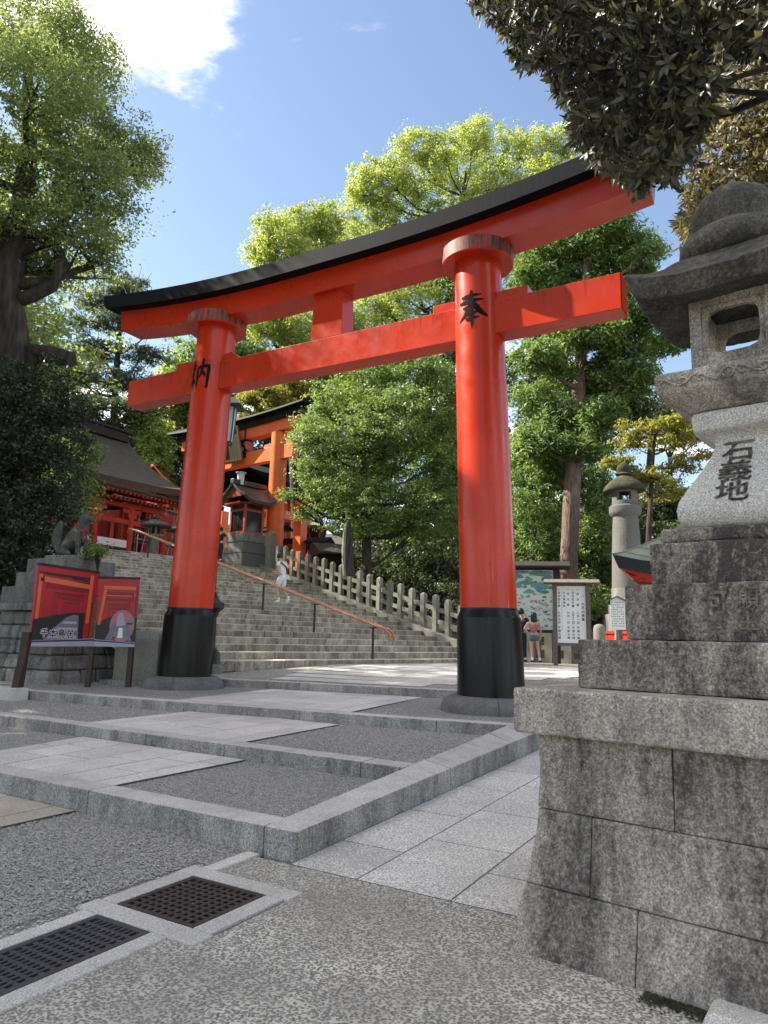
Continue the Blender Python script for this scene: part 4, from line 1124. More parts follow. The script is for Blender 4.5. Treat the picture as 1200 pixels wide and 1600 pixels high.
def scaffold():
    P = at(214, 850, 47); Q = at(292, 862, 51); base = P.copy(); base[2] = TOPZ; d = Q - P; L = math.hypot(d[0], d[1])
    t = empty('scaffold', base, 'grey tubular scaffold standing between the bark roofed hall and the torii pillar', 'scaffold', rz=math.atan2(d[1], d[0]))
    n = 4; H = at(250, 783, 49)[2] - TOPZ
    for y in (0, 1.3):
        for k in range(n + 1): MB().tube([(k * L / n, y, 0), (k * L / n, y, H + random.uniform(-.5, .5))], .035, 6).build('upright', M['steel'], t, smooth=60)
        for z in np.arange(1.1, H, 1.15): MB().tube([(-.3, y, z), (L + .3, y, z)], .03, 6).build('ledger', M['steel'], t, smooth=60)
        for k in range(n): MB().tube([(k * L / n, y - .03, H * (k % 2) * .9 + .1), ((k + 1) * L / n, y - .03, H * ((k + 1) % 2) * .9 + .1)], .025, 6).build('brace', M['steel'], t, smooth=60)
    for z in np.arange(1.15, H, 1.15): MB().box(0, L, .15, 1.15, z + .03, z + .08).build('walkway_plank', M['grey_wood'], t)
scaffold()

def small_lantern(u, v0, v1, h, label, w=1.0):
    b = at(u, v0, h); b[2] = TOPZ; H = at(u, v1, h)[2] - TOPZ; t = empty('stone_lantern', b, label, 'stone lantern', 'squat stone lanterns by the landing', rz=R(-40))
    k = H / 2.6
    prof = lambda P: [(r * k * w, z * k) for r, z in P]
    MB().lathe(prof([(.55, -.3), (.55, .15), (.42, .25)]), 8).build('foot', M['old_stone'], t, smooth=30)
    MB().lathe(prof([(.26, .25), (.22, .6), (.22, 1.0), (.27, 1.2)]), 12).build('shaft', M['old_stone'], t, smooth=40)
    MB().lathe(prof([(.3, 1.2), (.52, 1.35), (.52, 1.45), (.4, 1.46)]), 6).build('platform', M['old_stone'], t)
    for a in range(6):
        MB().box(-.05 * k, .05 * k, -.34 * k * w, -.26 * k * w, 1.46 * k, 1.86 * k).build('chamber_post', M['old_stone'], t, rz=a * math.pi / 3)
    MB().lathe(prof([(.2, 1.46), (.2, 1.86)]), 6).build('chamber', M['dark_wood'], t)
    MB().lathe(prof([(.36, 1.86), (.86, 1.90), (.84, 1.98), (.5, 2.15), (.2, 2.28)]), 12).build('roof', M['lantern_roof'], t, smooth=30)
    MB().lathe(prof([(.12, 2.28), (.2, 2.38), (.17, 2.48), (.02, 2.62)]), 12).build('finial', M['lantern_roof'], t, smooth=60)
small_lantern(241, 857, 803, 37.5, 'squat stone lantern left of the second, under the scaffold')
small_lantern(279, 864, 812, 38.5, 'squat stone lantern half behind the left torii pillar')

def lantern_shrine():                            # roofed wooden lantern on its stone base at the stair head
    b = at(380, 880, 36.6); b[2] = TOPZ
    h = 36.6; z = lambda v: at(385, v, h)[2] - TOPZ
    w = 72 / FPX * h / 1.41 / 2 * 1.02
    t = empty('roofed_lantern', b + azv(-8) * w * 1.1, 'red wooden lantern house with a dark copper roof on a battered stone base', 'wooden lantern', rz=R(43 + 6))
    b0, b1, b2, b3, r0, r1, r2 = 0, z(846), z(832), z(832), z(783), z(768), z(752)
    for k, (za, zb_) in enumerate(((-.2, b1 * .5), (b1 * .5 + .01, b1))):
        ha = w * (1.0 - .14 * max(0, za) / b1); hb = w * (1.0 - .14 * zb_ / b1)
        MB().fr(za, ha * 1.0, ha, zb_, hb * .97, hb * .97).build('base_stone', M['far_lantern'], t, bevel=.015)
    MB().box(-w * .86, w * .86, -w * .86, w * .86, b1 + .01, b2).build('base_cap', M['old_stone'], t, bevel=.03)
    c = w * .66
    for sx in (-1, 1):
        for sy in (-1, 1): MB().box(sx * c - .06, sx * c + .06, sy * c - .06, sy * c + .06, b2, r0).build('corner_post', M['pink_red'], t)
    for k in range(4):
        a = k * math.pi / 2
        MB().box(-c + .061, c - .061, -c - .045, -c + .045, b2, b2 + .12).build('sill', M['pink_red'], t, rz=a)
        MB().box(-c + .061, c - .061, -c - .045, -c + .045, r0 - .46, r0 - .34).build('head_rail', M['pink_red'], t, rz=a)
        MB().box(-c + .061, c - .061, -c - .01, -c + .01, b2 + .121, r0 - .461).build('pane', M['glass'], t, rz=a)
        MB().box(-c + .061, c - .061, -c - .02, -c + .02, r0 - .339, r0 - .1).build('fascia', M['dark_wood'], t, rz=a)
        rm = MB().box(-.045, .045, -w * 1.18, -c, r0 - .12, r0 - .04).mesh('rafter', M['red_wood'])
        for j in range(9): inst('rafter', rm, t, (0, 0, 0), a).location = (math.cos(a) * (-c + j * c / 4), math.sin(a) * (-c + j * c / 4), 0)
    rf, zf = curved_roof(-w * 1.25, w * 1.25, -w * 1.28, w * 1.28, r2 - .05, r0 + .05, .5, .30, .14, 14, 10)
    rf.build('roof', M['copper_dark'], t, smooth=40)
    for s in (-1, 1):
        MB().slab([(s * w * 1.02, y, zf(w * 1.02, y) - .16) for y in (-w * .75, -w * .35, 0, w * .35, w * .75)], (s * .05, 0, 0)).build('gable', M['red_wood'], t)
        MB().lathe([(.13, 0), (.13, .05)], 10).build('crest', M['gold'], t).matrix_local = Matrix.Translation((s * (w * 1.02 + .06), 0, r2 - .62)) @ Matrix.Rotation(R(90), 4, 'Y')
    MB().box(-w * 1.28, w * 1.28, -.14, .14, r2 - .1, r2 + .16).build('roof_ridge', M['copper_dark'], t, bevel=.03)
    p = at(376, 752, 37.2)
    q = empty('lamp', p, 'white cylindrical lamp showing above the lantern house roof', 'lamp')
    MB().lathe([(.16, -.2), (.2, .42)], 16).build('shade', M['lamp_white'], q, smooth=40); MB().lathe([(.28, .42), (.28, .47), (.1, .5)], 16).build('cap', M['steel'], q, smooth=30); MB().tube([(0, 0, -2.4), (0, 0, -.2)], .05, 6).build('pole', M['iron'], q)
lantern_shrine()

def red_wall():
    P = at(430, 862, 40.5); Q = at(508, 872, 39); base = P.copy(); base[2] = TOPZ - .3; d = Q - P; L = math.hypot(d[0], d[1])
    t = empty('red_wall', base, 'low orange board wall with a dark roof behind the head of the stone fence', 'wall', rz=math.atan2(d[1], d[0]))
    H = at(468, 849, 39.7)[2] - TOPZ + .3
    n = 16
    pm = MB().box(.01, L / n - .01, 0, .1, 0, H - .5).mesh('board', M['vermilion'])
    for k in range(n): inst('board', pm, t, (k * L / n, 0, 0))
    MB().box(0, L, -.04, .14, H - .498, H - .40).build('rail', M['red_wood'], t)
    g = MB().box(.05, .14, .02, .1, H - .4, H - .12).mesh('spindle', M['dark_wood'])
    for k in range(22): inst('spindle', g, t, (k * L / 22, 0, 0))
    MB().box(0, L, -.02, .12, H - .12, H).build('plate', M['red_wood'], t)
    MB().loft([[(x, -.55, H), (x, .65, H), (x, .05, H + .32)] for x in (-.3, L + .3)]).build('roof', M['ridge_black'], t)
    g0 = at(432, 858, 40.3); q = empty('gate_post_wall', (g0[0], g0[1], TOPZ), 'short orange wall end with a dark cap beside the lantern house', 'wall', rz=R(-40))
    MB().box(-.9, .4, -.15, .15, 0, at(432, 830, 40.3)[2] - TOPZ).build('panel', M['vermilion_far'], q)
    hz = at(432, 830, 40.3)[2] - TOPZ
    MB().loft([[(x, -.6, hz + .002), (x, .6, hz + .002), (x, .05, hz + .35)] for x in (-1.3, .8)]).build('roof', M['ridge_black'], q)
red_wall()

def hanging_lantern():
    h = 42; p = at(492, 848, h); z = lambda v: at(492, v, h)[2] - p[2]
    t = empty('wooden_lantern', p, 'small red six-sided wooden lantern with a pale green roof among the trees', 'wooden lantern')
    w = 17 / FPX * h
    for k in range(6):
        a = k * math.pi / 3; x, y = math.cos(a), math.sin(a)
        MB().tube([(x * w * .75, y * w * .75, 0), (x * w, y * w, z(828))], .055, 6).build('corner_post', M['red_wood'], t)
        b = (k + 1) * math.pi / 3; x2, y2 = math.cos(b), math.sin(b); f = .96
        MB().add([(x * w * .72, y * w * .72, .1), (x2 * w * .72, y2 * w * .72, .1), (x2 * w * f, y2 * w * f, z(828)), (x * w * f, y * w * f, z(828))], [(0, 1, 2, 3)]).build('pane', M['glass'], t)
    MB().lathe([(w * .85, -.12), (w * .9, 0)], 6).build('sill', M['red_wood'], t); MB().lathe([(w * 1.05, z(828)), (w * 1.05, z(826))], 6).build('head', M['red_wood'], t)
    MB().lathe([(w * 1.9, z(825)), (w * 1.95, z(824)), (w * 1.0, z(818)), (w * .3, z(813)), (.02, z(810))], 6).build('roof', M['copper_green'], t)
    MB().tube([(0, 0, -3.5), (0, 0, -.1)], .12, 8).build('pole', M['red_wood'], t)
hanging_lantern()
def brown_shed():
    P = at(505, 895, 36); Q = at(560, 895, 36.5); b = P.copy(); b[2] = at(530, 895, 36)[2] - .4; d = Q - P; L = math.hypot(d[0], d[1]); H = at(530, 868, 36)[2] - b[2]
    t = empty('shed', b, 'low dark shed with a brown roof behind the stone fence', 'shed', rz=math.atan2(d[1], d[0]))
    MB().box(0, L, 0, 2, -1, H).build('wall', M['dark_wood'], t)
    MB().loft([[(x, -.7, H), (x, 2.6, H), (x, 2.6, H + .1), (x, 1, H + .75), (x, -.7, H + .1)] for x in (-.4, L + .4)]).build('roof', M['brown_wood'], t)
brown_shed()

# street lamp behind the left pillar
def street_lamp():
    h = 19.5; b = at(352, 1000, h); b[2] = 1.0
    t = empty('street_lamp', at(356, 690, h), 'black hooded street lamp with a white pane beside the left torii pillar', 'street lamp')
    z = lambda v: at(356, v, h)[2] - at(356, 690, h)[2]
    s = FPX / h
    MB().fr(0, .10, .10, z(637), .155, .155).build('pane', M['lamp_white'], t)
    for sx in (-1, 1):
        for sy in (-1, 1): MB().beam((sx * .10, sy * .10, 0), (sx * .16, sy * .16, z(637)), .03, .03).build('frame_bar', M['iron'], t)
    MB().loft([sq(.36, z(637), 0, 2), sq(.36, z(635), 0, 2), sq(.17, z(624), 0, 2), sq(.10, z(621), 0, 2), sq(.09, z(617), 0, 2)]).build('hood', M['iron'], t)
    MB().lathe([(.13, -.1), (.11, 0)], 10).build('collar', M['iron'], t); MB().tube([(-.42, .1, z(1025)), (-.42, .1, .2), (-.2, .05, .36), (0, 0, -.1)], .05, 8).build('pole', M['iron'], t, smooth=50)
street_lamp()
def bronze_lantern():
    h = 15.4; b = at(329, 1052, h); z = lambda v: at(340, v, h)[2] - b[2]
    t = empty('bronze_lantern', b, 'dark bronze pedestal lantern half hidden behind the left torii pillar', 'bronze lantern')
    MB().box(-.22, .22, -.2, .2, 0, z(1037)).build('plinth', M['old_stone'], t, bevel=.01)
    MB().fr(z(1037), .15, .15, z(1022), .14, .14).build('foot', M['copper_dark'], t); MB().fr(z(1022), .15, .15, z(1011), .05, .05).build('foot', M['copper_dark'], t)
    MB().lathe([(.06, z(1012)), (.055, z(965)), (.09, z(961)), (.09, z(957))], 12).build('stem', M['iron'], t, smooth=40)
    MB().lathe([(.10, z(957)), (.2, z(950)), (.2, z(943)), (.09, z(938)), (.04, z(930)), (.01, z(924))], 12).build('head', M['iron'], t, smooth=40)
bronze_lantern()

# ================================================================== LEFT FOREGROUND: SIGN, FOX, PEDESTAL
def picture_sign():
    A = at(55, 920, 14.24); B = at(151, 930, 15.25); Cc = at(217, 932, 15.2); A[2] = B[2] = Cc[2] = 0
    base = A + np.array([0, 0, .29])
    t = empty('picture_sign', base, 'folded picture board of a red gate tunnel lettered in white outlined characters', 'sign')
    zA = lambda v: at(55, v, 14.24)[2]; 
    z0, z1 = at(48, 984, 14.24)[2], at(62, 858, 14.24)[2]
    MATS = {}
    def pm(n, c, r=.5):
        k = 'print_' + n
        if k not in M: M[k] = plain(k, c, r, .06, 12)
        return M[k]
    red, dred, ored, blk, grey, lil = pm('red', (.40, .012, .018)), pm('dark_red', (.20, .006, .012)), pm('orange', (.60, .13, .04)), pm('black', (.012, .010, .012)), pm('slate', (.16, .15, .20)), pm('lilac', (.34, .33, .44))
    brown, green, pink, wht = pm('brown', (.16, .07, .045)), pm('green', (.06, .30, .16)), pm('pink', (.42, .14, .17)), pm('white', (.75, .75, .78))
    for nm, P, Q, z1p, z1q in (('left', A, B, z1, z1 - .02), ('right', B, Cc, z1 - .12, z1 - .10)):
        d = Q - P; L = math.hypot(d[0], d[1]); rz = math.atan2(d[1], d[0])
        pan = MB().hexa([(0, -.02, z0), (L, -.02, z0), (L, .02, z0), (0, .02, z0), (0, -.02, z1p), (L, -.02, z1q), (L, .02, z1q), (0, .02, z1p)]).build('picture_panel', red, t, loc=P - base + np.array([0, 0, -base[2]]), rz=rz)
        MB().hexa([(0, -.035, z1p + .001), (L, -.035, z1q + .001), (L, .03, z1q + .001), (0, .03, z1p + .001), (0, -.035, z1p + .045), (L, -.035, z1q + .045), (L, .03, z1q + .045), (0, .03, z1p + .045)]).build('top_trim', M['dark_wood'], pan)
        H = z1p - z0
        lay = [0.0215]
        def flat(name, polys, mat):
            lay[0] += .0006; mb = MB()
            for pl in polys: mb.add([(x * L, -lay[0], z0 + y * H) for x, y in pl], [tuple(range(len(pl)))])
            return mb.build(name, mat, pan)
        if nm == 'left':
            for k, f in enumerate((.0, .16, .30, .42, .52)):    # nested gates
                xl, xr, yt = .03 + f * .75, .90 - f * .38, .93 - f * .62
                flat('printed_gate', [[(xl, .25), (xl + .05 * (1 - f), .25), (xl + .05 * (1 - f), yt), (xl, yt)]], dred if k % 2 else ored if k == 0 else red)
                flat('printed_gate', [[(xl, yt - .03 * (1 - f)), (xr, yt - .03 * (1 - f) - .02), (xr, yt - .02), (xl, yt)], [(xl + .02, yt - .12 * (1 - f)), (xr, yt - .13 * (1 - f)), (xr, yt - .09 * (1 - f)), (xl + .02, yt - .08 * (1 - f))]], dred if k else blk)
                if k: flat('printed_gate', [[(xl, .3), (xr, .3), (xr, yt - .14 * (1 - f)), (xl, yt - .13 * (1 - f))]], red if k % 2 else pm('mid_red', (.30, .010, .016)))
            for k in range(9): flat('printed_post', [[(.07 + k * .055, .33), (.075 + k * .055, .33), (.085 + k * .055, .55 - k * .012), (.08 + k * .055, .55 - k * .012)]], dred)
            flat('printed_shadow', [[(0, .08), (.80, .08), (.80, .44), (.55, .43), (.30, .39), (0, .33)]], blk)
            flat('printed_path', [[(.18, .08), (.72, .08), (.70, .40), (.62, .41), (.50, .37), (.34, .25)]], grey)
            flat('printed_path', [[(.22, .1), (.70, .1), (.69, .14), (.25, .14)], [(.33, .2), (.69, .2), (.69, .24), (.37, .24)], [(.43, .29), (.68, .29), (.68, .32), (.47, .32)]], lil)
            flat('printed_post', [[(.82, .30), (.88, .30), (.90, .95), (.84, .95)]], ored)
            flat('printed_beam', [[(.10, .80), (.84, .76), (.84, .82), (.10, .87)]], ored)
            flat('printed_shadow', [[(.16, .90), (.44, .88), (.44, .905), (.16, .925)], [(.54, .87), (.80, .855), (.80, .875), (.54, .895)]], blk)
            flat('printed_forest', [[(.90, .10), (1, .08), (1, .72), (.93, .62)]], brown)
            for k in range(60):
                x, y = random.uniform(.91, .985), random.uniform(.2, .66); flat('printed_leaf', [[(x, y), (x + .012, y + .004), (x + .006, y + .016)]], random.choice((ored, wht, blk, brown))) if k % 3 == 0 else None
            flat('printed_kerb', [[(0, 0), (1, 0), (1, .105), (0, .075)]], lil); flat('printed_kerb', [[(0, .05), (1, .075), (1, .095), (0, .07)]], blk)
            for bold, mat in ((.085, wht), (.026, blk)):
                lay[0] += .0008
                its = [(c, .17 + i * .135, .165, .135) for i, c in enumerate('千本鳥居')]
                text_mb(its, lambda x, y, k: (x * L, -lay[0] - .00002 * k, z0 + y * H), bold=bold).build('lettering', mat, pan) if False else text_mb([(c, x * L, y * H, s * H * .9) for c, x, y, s in its], lambda x, y, k: (x, -lay[0] - .00004 * k, z0 + y), bold=bold).build('lettering', mat, pan)
        else:
            for k, f in enumerate((.0, .15, .30, .43, .54)):
                xl, xr, yt = .16 + f * .45, .97 - f * .55, .90 - f * .62
                flat('printed_gate', [[(xl, yt - .05 * (1 - f)), (xr, yt - .05 * (1 - f)), (xr, yt), (xl, yt)], [(xl, yt - .15 * (1 - f)), (xr, yt - .15 * (1 - f)), (xr, yt - .11 * (1 - f)), (xl, yt - .11 * (1 - f))]], dred if k else ored)
                flat('printed_gate', [[(xr - .05 * (1 - f), .30), (xr, .28), (xr, yt), (xr - .05 * (1 - f), yt)]], dred)
                if k: flat('printed_gate', [[(xl, .34), (xr, .34), (xr, yt - .16 * (1 - f)), (xl, yt - .16 * (1 - f))]], red if k % 2 else pm('mid_red', (.30, .010, .016)))
            flat('printed_shadow', [[(0, .10), (1, .08), (1, .44), (.62, .42), (.36, .44), (.12, .36), (0, .34)]], blk)
            flat('printed_path', [[(.28, .10), (.92, .09), (.62, .43), (.52, .43)]], grey)
            flat('printed_post', [[(.08, .32), (.15, .32), (.24, .84), (.17, .84)]], ored)
            flat('printed_forest', [[(0, .10), (.05, .10), (.05, .62), (0, .72)]], brown); flat('printed_stream', [[(0, .1), (.035, .1), (.03, .40), (0, .42)]], lil)
            flat('printed_kerb', [[(0, 0), (1, -.0), (1, .07), (0, .105)]], lil); flat('printed_kerb', [[(0, .075), (1, .045), (1, .06), (0, .095)]], blk)
            disc = [(.66 + .29 * math.cos(a), .31 + .235 * math.sin(a)) for a in np.linspace(0, 6.28, 33)[:-1]]
            flat('printed_map_disc', [disc], pink); flat('printed_hill', [[(.42, .16), (.88, .14), (.86, .30), (.70, .36), (.62, .50), (.50, .36), (.40, .30)]], grey); flat('printed_hill', [[(.54, .46), (.58, .50), (.66, .50), (.74, .32), (.52, .30)]], lil)
            flat('printed_tree', [[(.78, .34), (.86, .34), (.83, .50)], [(.90, .26), (.95, .36), (.93, .48), (.89, .34)], [(.50, .14), (.55, .14), (.53, .26)], [(.73, .13), (.78, .13), (.74, .27), (.70, .27)]], green)
            flat('printed_house', [[(.77, .33), (.90, .33), (.92, .36), (.76, .36)], [(.46, .11), (.52, .11), (.52, .15), (.46, .15)]], dred); flat('printed_road', [[(.57, .13), (.70, .13), (.68, .28), (.59, .28)]], wht)
    for P, zb, lean in ((A + np.array([-.04, -.03, 0]), .28, .07), (B + np.array([0, .05, 0]), .40, .03), (Cc + np.array([-.08, .06, 0]), .40, .0)):
        MB().beam(P - base + np.array([-lean, -.02, zb - base[2]]), P - base + np.array([0, 0, z0 + .25 - base[2] + .0]), .13 if lean > .05 else .10, .13 if lean > .05 else .10, up=(0, 1, 0)).build('post', M['brown_wood'], t, bevel=.008)
    MB().beam(A - base + np.array([-.13, -.12, -.0]), A - base + np.array([-.06, -.11, .86]), .12, .10, up=(0, 1, 0)).build('splint', M['brown_wood'], t, bevel=.008)
picture_sign()

def fox_pedestal():
    h = 17.6; c = at(96, 1046, h); c[2] = .40
    rz = R(-30)
    t = empty('fox_pedestal', c, 'old dark masonry pedestal with stepped stones under the stone fox', 'pedestal', rz=rz)
    s = h / FPX; z = lambda v: at(96, v, h - 1.0)[2] - .40
    zt = z(955)
    hw = lambda zz: .97 + .24 * max(0, 1 - zz / zt) ** 1.7
    nc = 5
    for k in range(nc):
        za, zb = zt * k / nc, zt * (k + 1) / nc - .012; jit = random.uniform(-.02, .02)
        for side in range(4):
            off = random.uniform(0, .4); cuts = [-9] + [c_ for c_ in np.cumsum([-1.0 + off] + [random.uniform(.34, .6) for _ in range(8)]) if abs(c_) < .62] + [9]
            for a, b in zip(cuts[:-1], cuts[1:]):
                rings = []
                for zz in (za - (.2 if k == 0 else 0), (za + zb) / 2, zb):
                    H = hw(max(zz, 0)); xa = -H if a == -9 else a + .008; xb = H if b == 9 else b - .008; o = random.uniform(-.02, .02)
                    if side % 2: xa = max(xa, -H + .33); xb = min(xb, H - .33)
                    q = [(xa, -H + o), (xb, -H + o), (xb, -H + .32), (xa, -H + .32)]; r = side * math.pi / 2
                    rings.append([(x_ * math.cos(r) - y_ * math.sin(r), x_ * math.sin(r) + y_ * math.cos(r), zz) for x_, y_ in q])
                MB().loft(rings).build('base_stone', M['old_stone'], t, bevel=.03, seg=1)
    MB().fr(-.1, .9, .9, zt - .03, .85, .85).build('base_core', M['joint'], t)
    lv = [(z(943), 1.10), (z(916), .98), (z(892), .80), (z(869), .66)]
    z0 = zt + .004
    for (z1, hw_) in lv:
        MB().box(-hw_, hw_, -hw_, hw_, z0, z1).build('step_block', M['old_stone'], t, bevel=.02); z0 = z1 + .004
    return t, c, z0, rz
FP, FC, FZ, FRZ = fox_pedestal()

def fox():
    p = FC + np.array([0, 0, FZ]); v = np.array([math.cos(R(-4)), math.sin(R(-4)), 0])
    t = empty('stone_fox', p + np.array([.08, -.15, 0]), 'seated stone fox with raised tail and a red cord bib on the old pedestal', 'fox statue', rz=R(-18))
    k = .92
    MB().box(-.62 * k, .55 * k, -.28 * k, .28 * k, 0, .10 * k).build('slab', M['old_stone'], t, bevel=.02)
    def skinned(name, chain, edges, mat, sub=2):
        me = bpy.data.meshes.new(name); me.from_pydata([[c * k for c in q[:3]] for q in chain], edges, [])
        o = bpy.data.objects.new(name, me); COL.objects.link(o); o.parent = t
        m = o.modifiers.new('skin', 'SKIN'); m.use_smooth_shade = True
        for i, q in enumerate(chain):
            me.skin_vertices[0].data[i].radius = (q[3] * k, (q[4] if len(q) > 4 else q[3]) * k)
        me.skin_vertices[0].data[0].use_root = True
        s = o.modifiers.new('sub', 'SUBSURF'); s.levels = s.render_levels = sub
        me.materials.append(mat); return o
    ch = [(-.22, 0, .30, .21, .24), (-.05, 0, .48, .20, .22), (.12, 0, .68, .17, .18), (.20, 0, .86, .12, .13), (.25, 0, 1.02, .125, .12), (.37, 0, 1.03, .085, .075), (.50, 0, .975, .045, .04), (.54, 0, .965, .03, .028),
          (.22, -.07, 1.12, .055, .03), (.20, -.09, 1.25, .016, .012), (.22, .07, 1.12, .055, .03), (.20, .09, 1.25, .016, .012),
          (.16, -.13, .55, .085), (.22, -.14, .32, .065), (.24, -.14, .14, .06), (.34, -.14, .12, .045),
          (.16, .13, .55, .085), (.22, .14, .32, .065), (.24, .14, .14, .06), (.34, .14, .12, .045),
          (-.20, -.18, .24, .15, .10), (-.02, -.20, .16, .07, .06), (.08, -.20, .12, .045), (-.20, .18, .24, .15, .10), (-.02, .20, .16, .07, .06), (.08, .20, .12, .045)]
    ed = [(0, 1), (1, 2), (2, 3), (3, 4), (4, 5), (5, 6), (6, 7), (4, 8), (8, 9), (4, 10), (10, 11), (2, 12), (12, 13), (13, 14), (14, 15), (2, 16), (16, 17), (17, 18), (18, 19), (0, 20), (20, 21), (21, 22), (0, 23), (23, 24), (24, 25)]
    skinned('body', ch, ed, M['fox_stone'])
    skinned('tail', [(-.34, 0, .16, .09), (-.50, 0, .30, .10), (-.58, 0, .52, .12), (-.56, 0, .74, .115), (-.50, 0, .90, .085), (-.47, 0, 1.0, .03)], [(i, i + 1) for i in range(5)], M['fox_stone'])
    ring = [((.155 + .150 * math.cos(a)) * k, .17 * math.sin(a) * k, (.80 - .10 * math.cos(a)) * k) for a in np.linspace(0, 2 * math.pi, 25)]
    MB().tube(ring, .018 * k, 6).build('red_cord', M['bib'], t, smooth=60)
    for s in (-1, 1): MB().tube([(.28 * k, s * .09 * k, .73 * k), (.335 * k, s * .10 * k, .60 * k), (.325 * k, s * .11 * k, .42 * k)], .013 * k, 5).build('cord_end', M['bib'], t, smooth=60)
    MB().tube([(.485 * k, -.045 * k, .985 * k), (.485 * k, .045 * k, .985 * k)], .012 * k, 5).build('mouth', M['old_stone'], t)
def fox_stone():
    t = NT('lichened_fox_stone'); o = t.mapping(); n = t.noise(5, 7, .7, o)
    c = t.ramp(n, [(.36, (.045, .045, .042)), (.52, (.085, .085, .078)), (.60, (.13, .125, .115)), (.68, (.42, .42, .40))])
    return t.set(c, .9, t.noise(30, 5, .7, o), .5, .02)
M['fox_stone'] = fox_stone()
fox()
def wall_end():
    b = at(218, 1062, 16.2); b[2] = .42; z = lambda v: at(215, v, 15.9)[2] - .42
    t = empty('wall_end_block', b, 'pale rounded granite wall end standing behind the picture board', 'stone block', rz=R(-16))
    H = z(998)
    MB().loft([[(x, y, -.1) for x, y in ((-.42, -.35), (.62, -.35), (.62, .45), (-.42, .45))], [(x, y, H) for x, y in ((-.42, -.35), (.62, -.35), (.62, .45), (-.42, .45))], [(x, y, H + .13) for x, y in ((-.30, -.24), (.5, -.24), (.5, .34), (-.3, .34))], [(x, y, H + .17) for x, y in ((-.1, -.1), (.3, -.1), (.3, .2), (-.1, .2))]]).build('block', M['fence_stone'], t, bevel=.03, smooth=40)
    q = at(186, 1010, 17.0); MB().loft([[(-.55, -.2, .25), (.5, -.2, -.35), (.5, .25, -.35), (-.55, .25, .25)], [(-.5, -.15, .42), (.5, -.15, -.12), (.5, .2, -.12), (-.5, .2, .42)]]).build('sloping_coping', M['lantern_clean'], None, 'sloping white granite coping between the pedestal and the wall end', 'coping', loc=q, bevel=.02)
    MB().box(-.55, .7, -.6, -.3, -.1, .10).build('kerb_block', M['old_stone'], t, bevel=.015)
wall_end()
# small offset kerb at the far left
o_ = onz(14, 1090, .32)
k_ = MB().box(-1.6, 1.0, -.13, .13, -.12, .20).build('low_kerb', M['granite_new'], None, 'low pale kerb stone left of the picture board', 'kerb', loc=(o_[0] - .55, o_[1] + .32, .30), rz=math.atan2(-EK[1], -EK[0]), bevel=.015)

# ================================================================== RIGHT MIDDLE DISTANCE
def map_board():
    h = 25.2; b = at(838, 1037, h); z = lambda v: at(838, v, h)[2] - b[2]; s = h / FPX
    t = empty('map_board', b, 'roofed map board with a colourful pictorial map beside the right pillar', 'notice board', rz=R(-11))
    x0, x1 = -44 * s, 27 * s
    zt, zb = z(891), z(984)
    MB().box(x0, x1, -.02, .03, zb, zt).build('map_panel', plain('map_paper', (.62, .72, .66), .5, .06, 3), t)
    pan = t.children[-1]
    cols = [(.10, .30, .26), (.16, .36, .20), (.10, .24, .30), (.50, .20, .14), (.52, .50, .44), (.20, .30, .42), (.50, .30, .20), (.62, .68, .64), (.10, .16, .16), (.56, .40, .14)]
    ms = [plain('map_ink_%d' % i, c, .5, .05) for i, c in enumerate(cols)]
    y = -.0215
    def blob(mat, poly):
        nonlocal y; y -= .00012
        MB().add([(p[0], y, p[1]) for p in poly], [tuple(range(len(poly)))]).build('map_drawing', mat, pan)
    wd, ht = x1 - x0, zt - zb
    for k in range(230):
        fy = random.random(); cx, cz = x0 + .03 + random.random() * (wd - .1), zb + .06 + fy * (ht - .12)
        big = .08 + .10 * random.random() if fy > .62 else .025 + .055 * random.random()
        m = ms[random.choice([0, 1, 2, 5, 8, 0] if fy > .62 else [3, 1, 4, 6, 0, 3, 7, 9, 8, 2])]
        w_, h_ = big * random.uniform(.7, 1.5), big * random.uniform(.35, .8); n = random.choice((4, 5, 9))
        pl = [(min(x1 - .01, max(x0 + .01, cx + w_ * math.cos(a) * random.uniform(.7, 1.1))), min(zt - .01, max(zb + .01, cz + h_ * math.sin(a) * random.uniform(.6, 1.1) * (1.3 if math.sin(a) > 0 else .5)))) for a in np.linspace(0, 6.28, n + 1)[:-1]]
        blob(m, pl)
    for x in (x0 - .08, x1 + .10): MB().box(x - .10, x + .10, -.10, .10, -.2, z(885)).build('post', M['dark_wood'], t, bevel=.01)
    MB().box(x0, x1, -.06, .06, z(891), z(886)).build('top_rail', M['dark_wood'], t); MB().box(x0, x1, -.06, .06, zb - .1, zb - .001).build('bottom_rail', M['dark_wood'], t)
    MB().loft([[(x, -.55, z(888)), (x, .55, z(888)), (x, .55, z(886)), (x, 0, z(877)), (x, -.55, z(886))] for x in (x0 - .45, x1 + .55)]).build('roof', M['dark_wood'], t)
map_board()
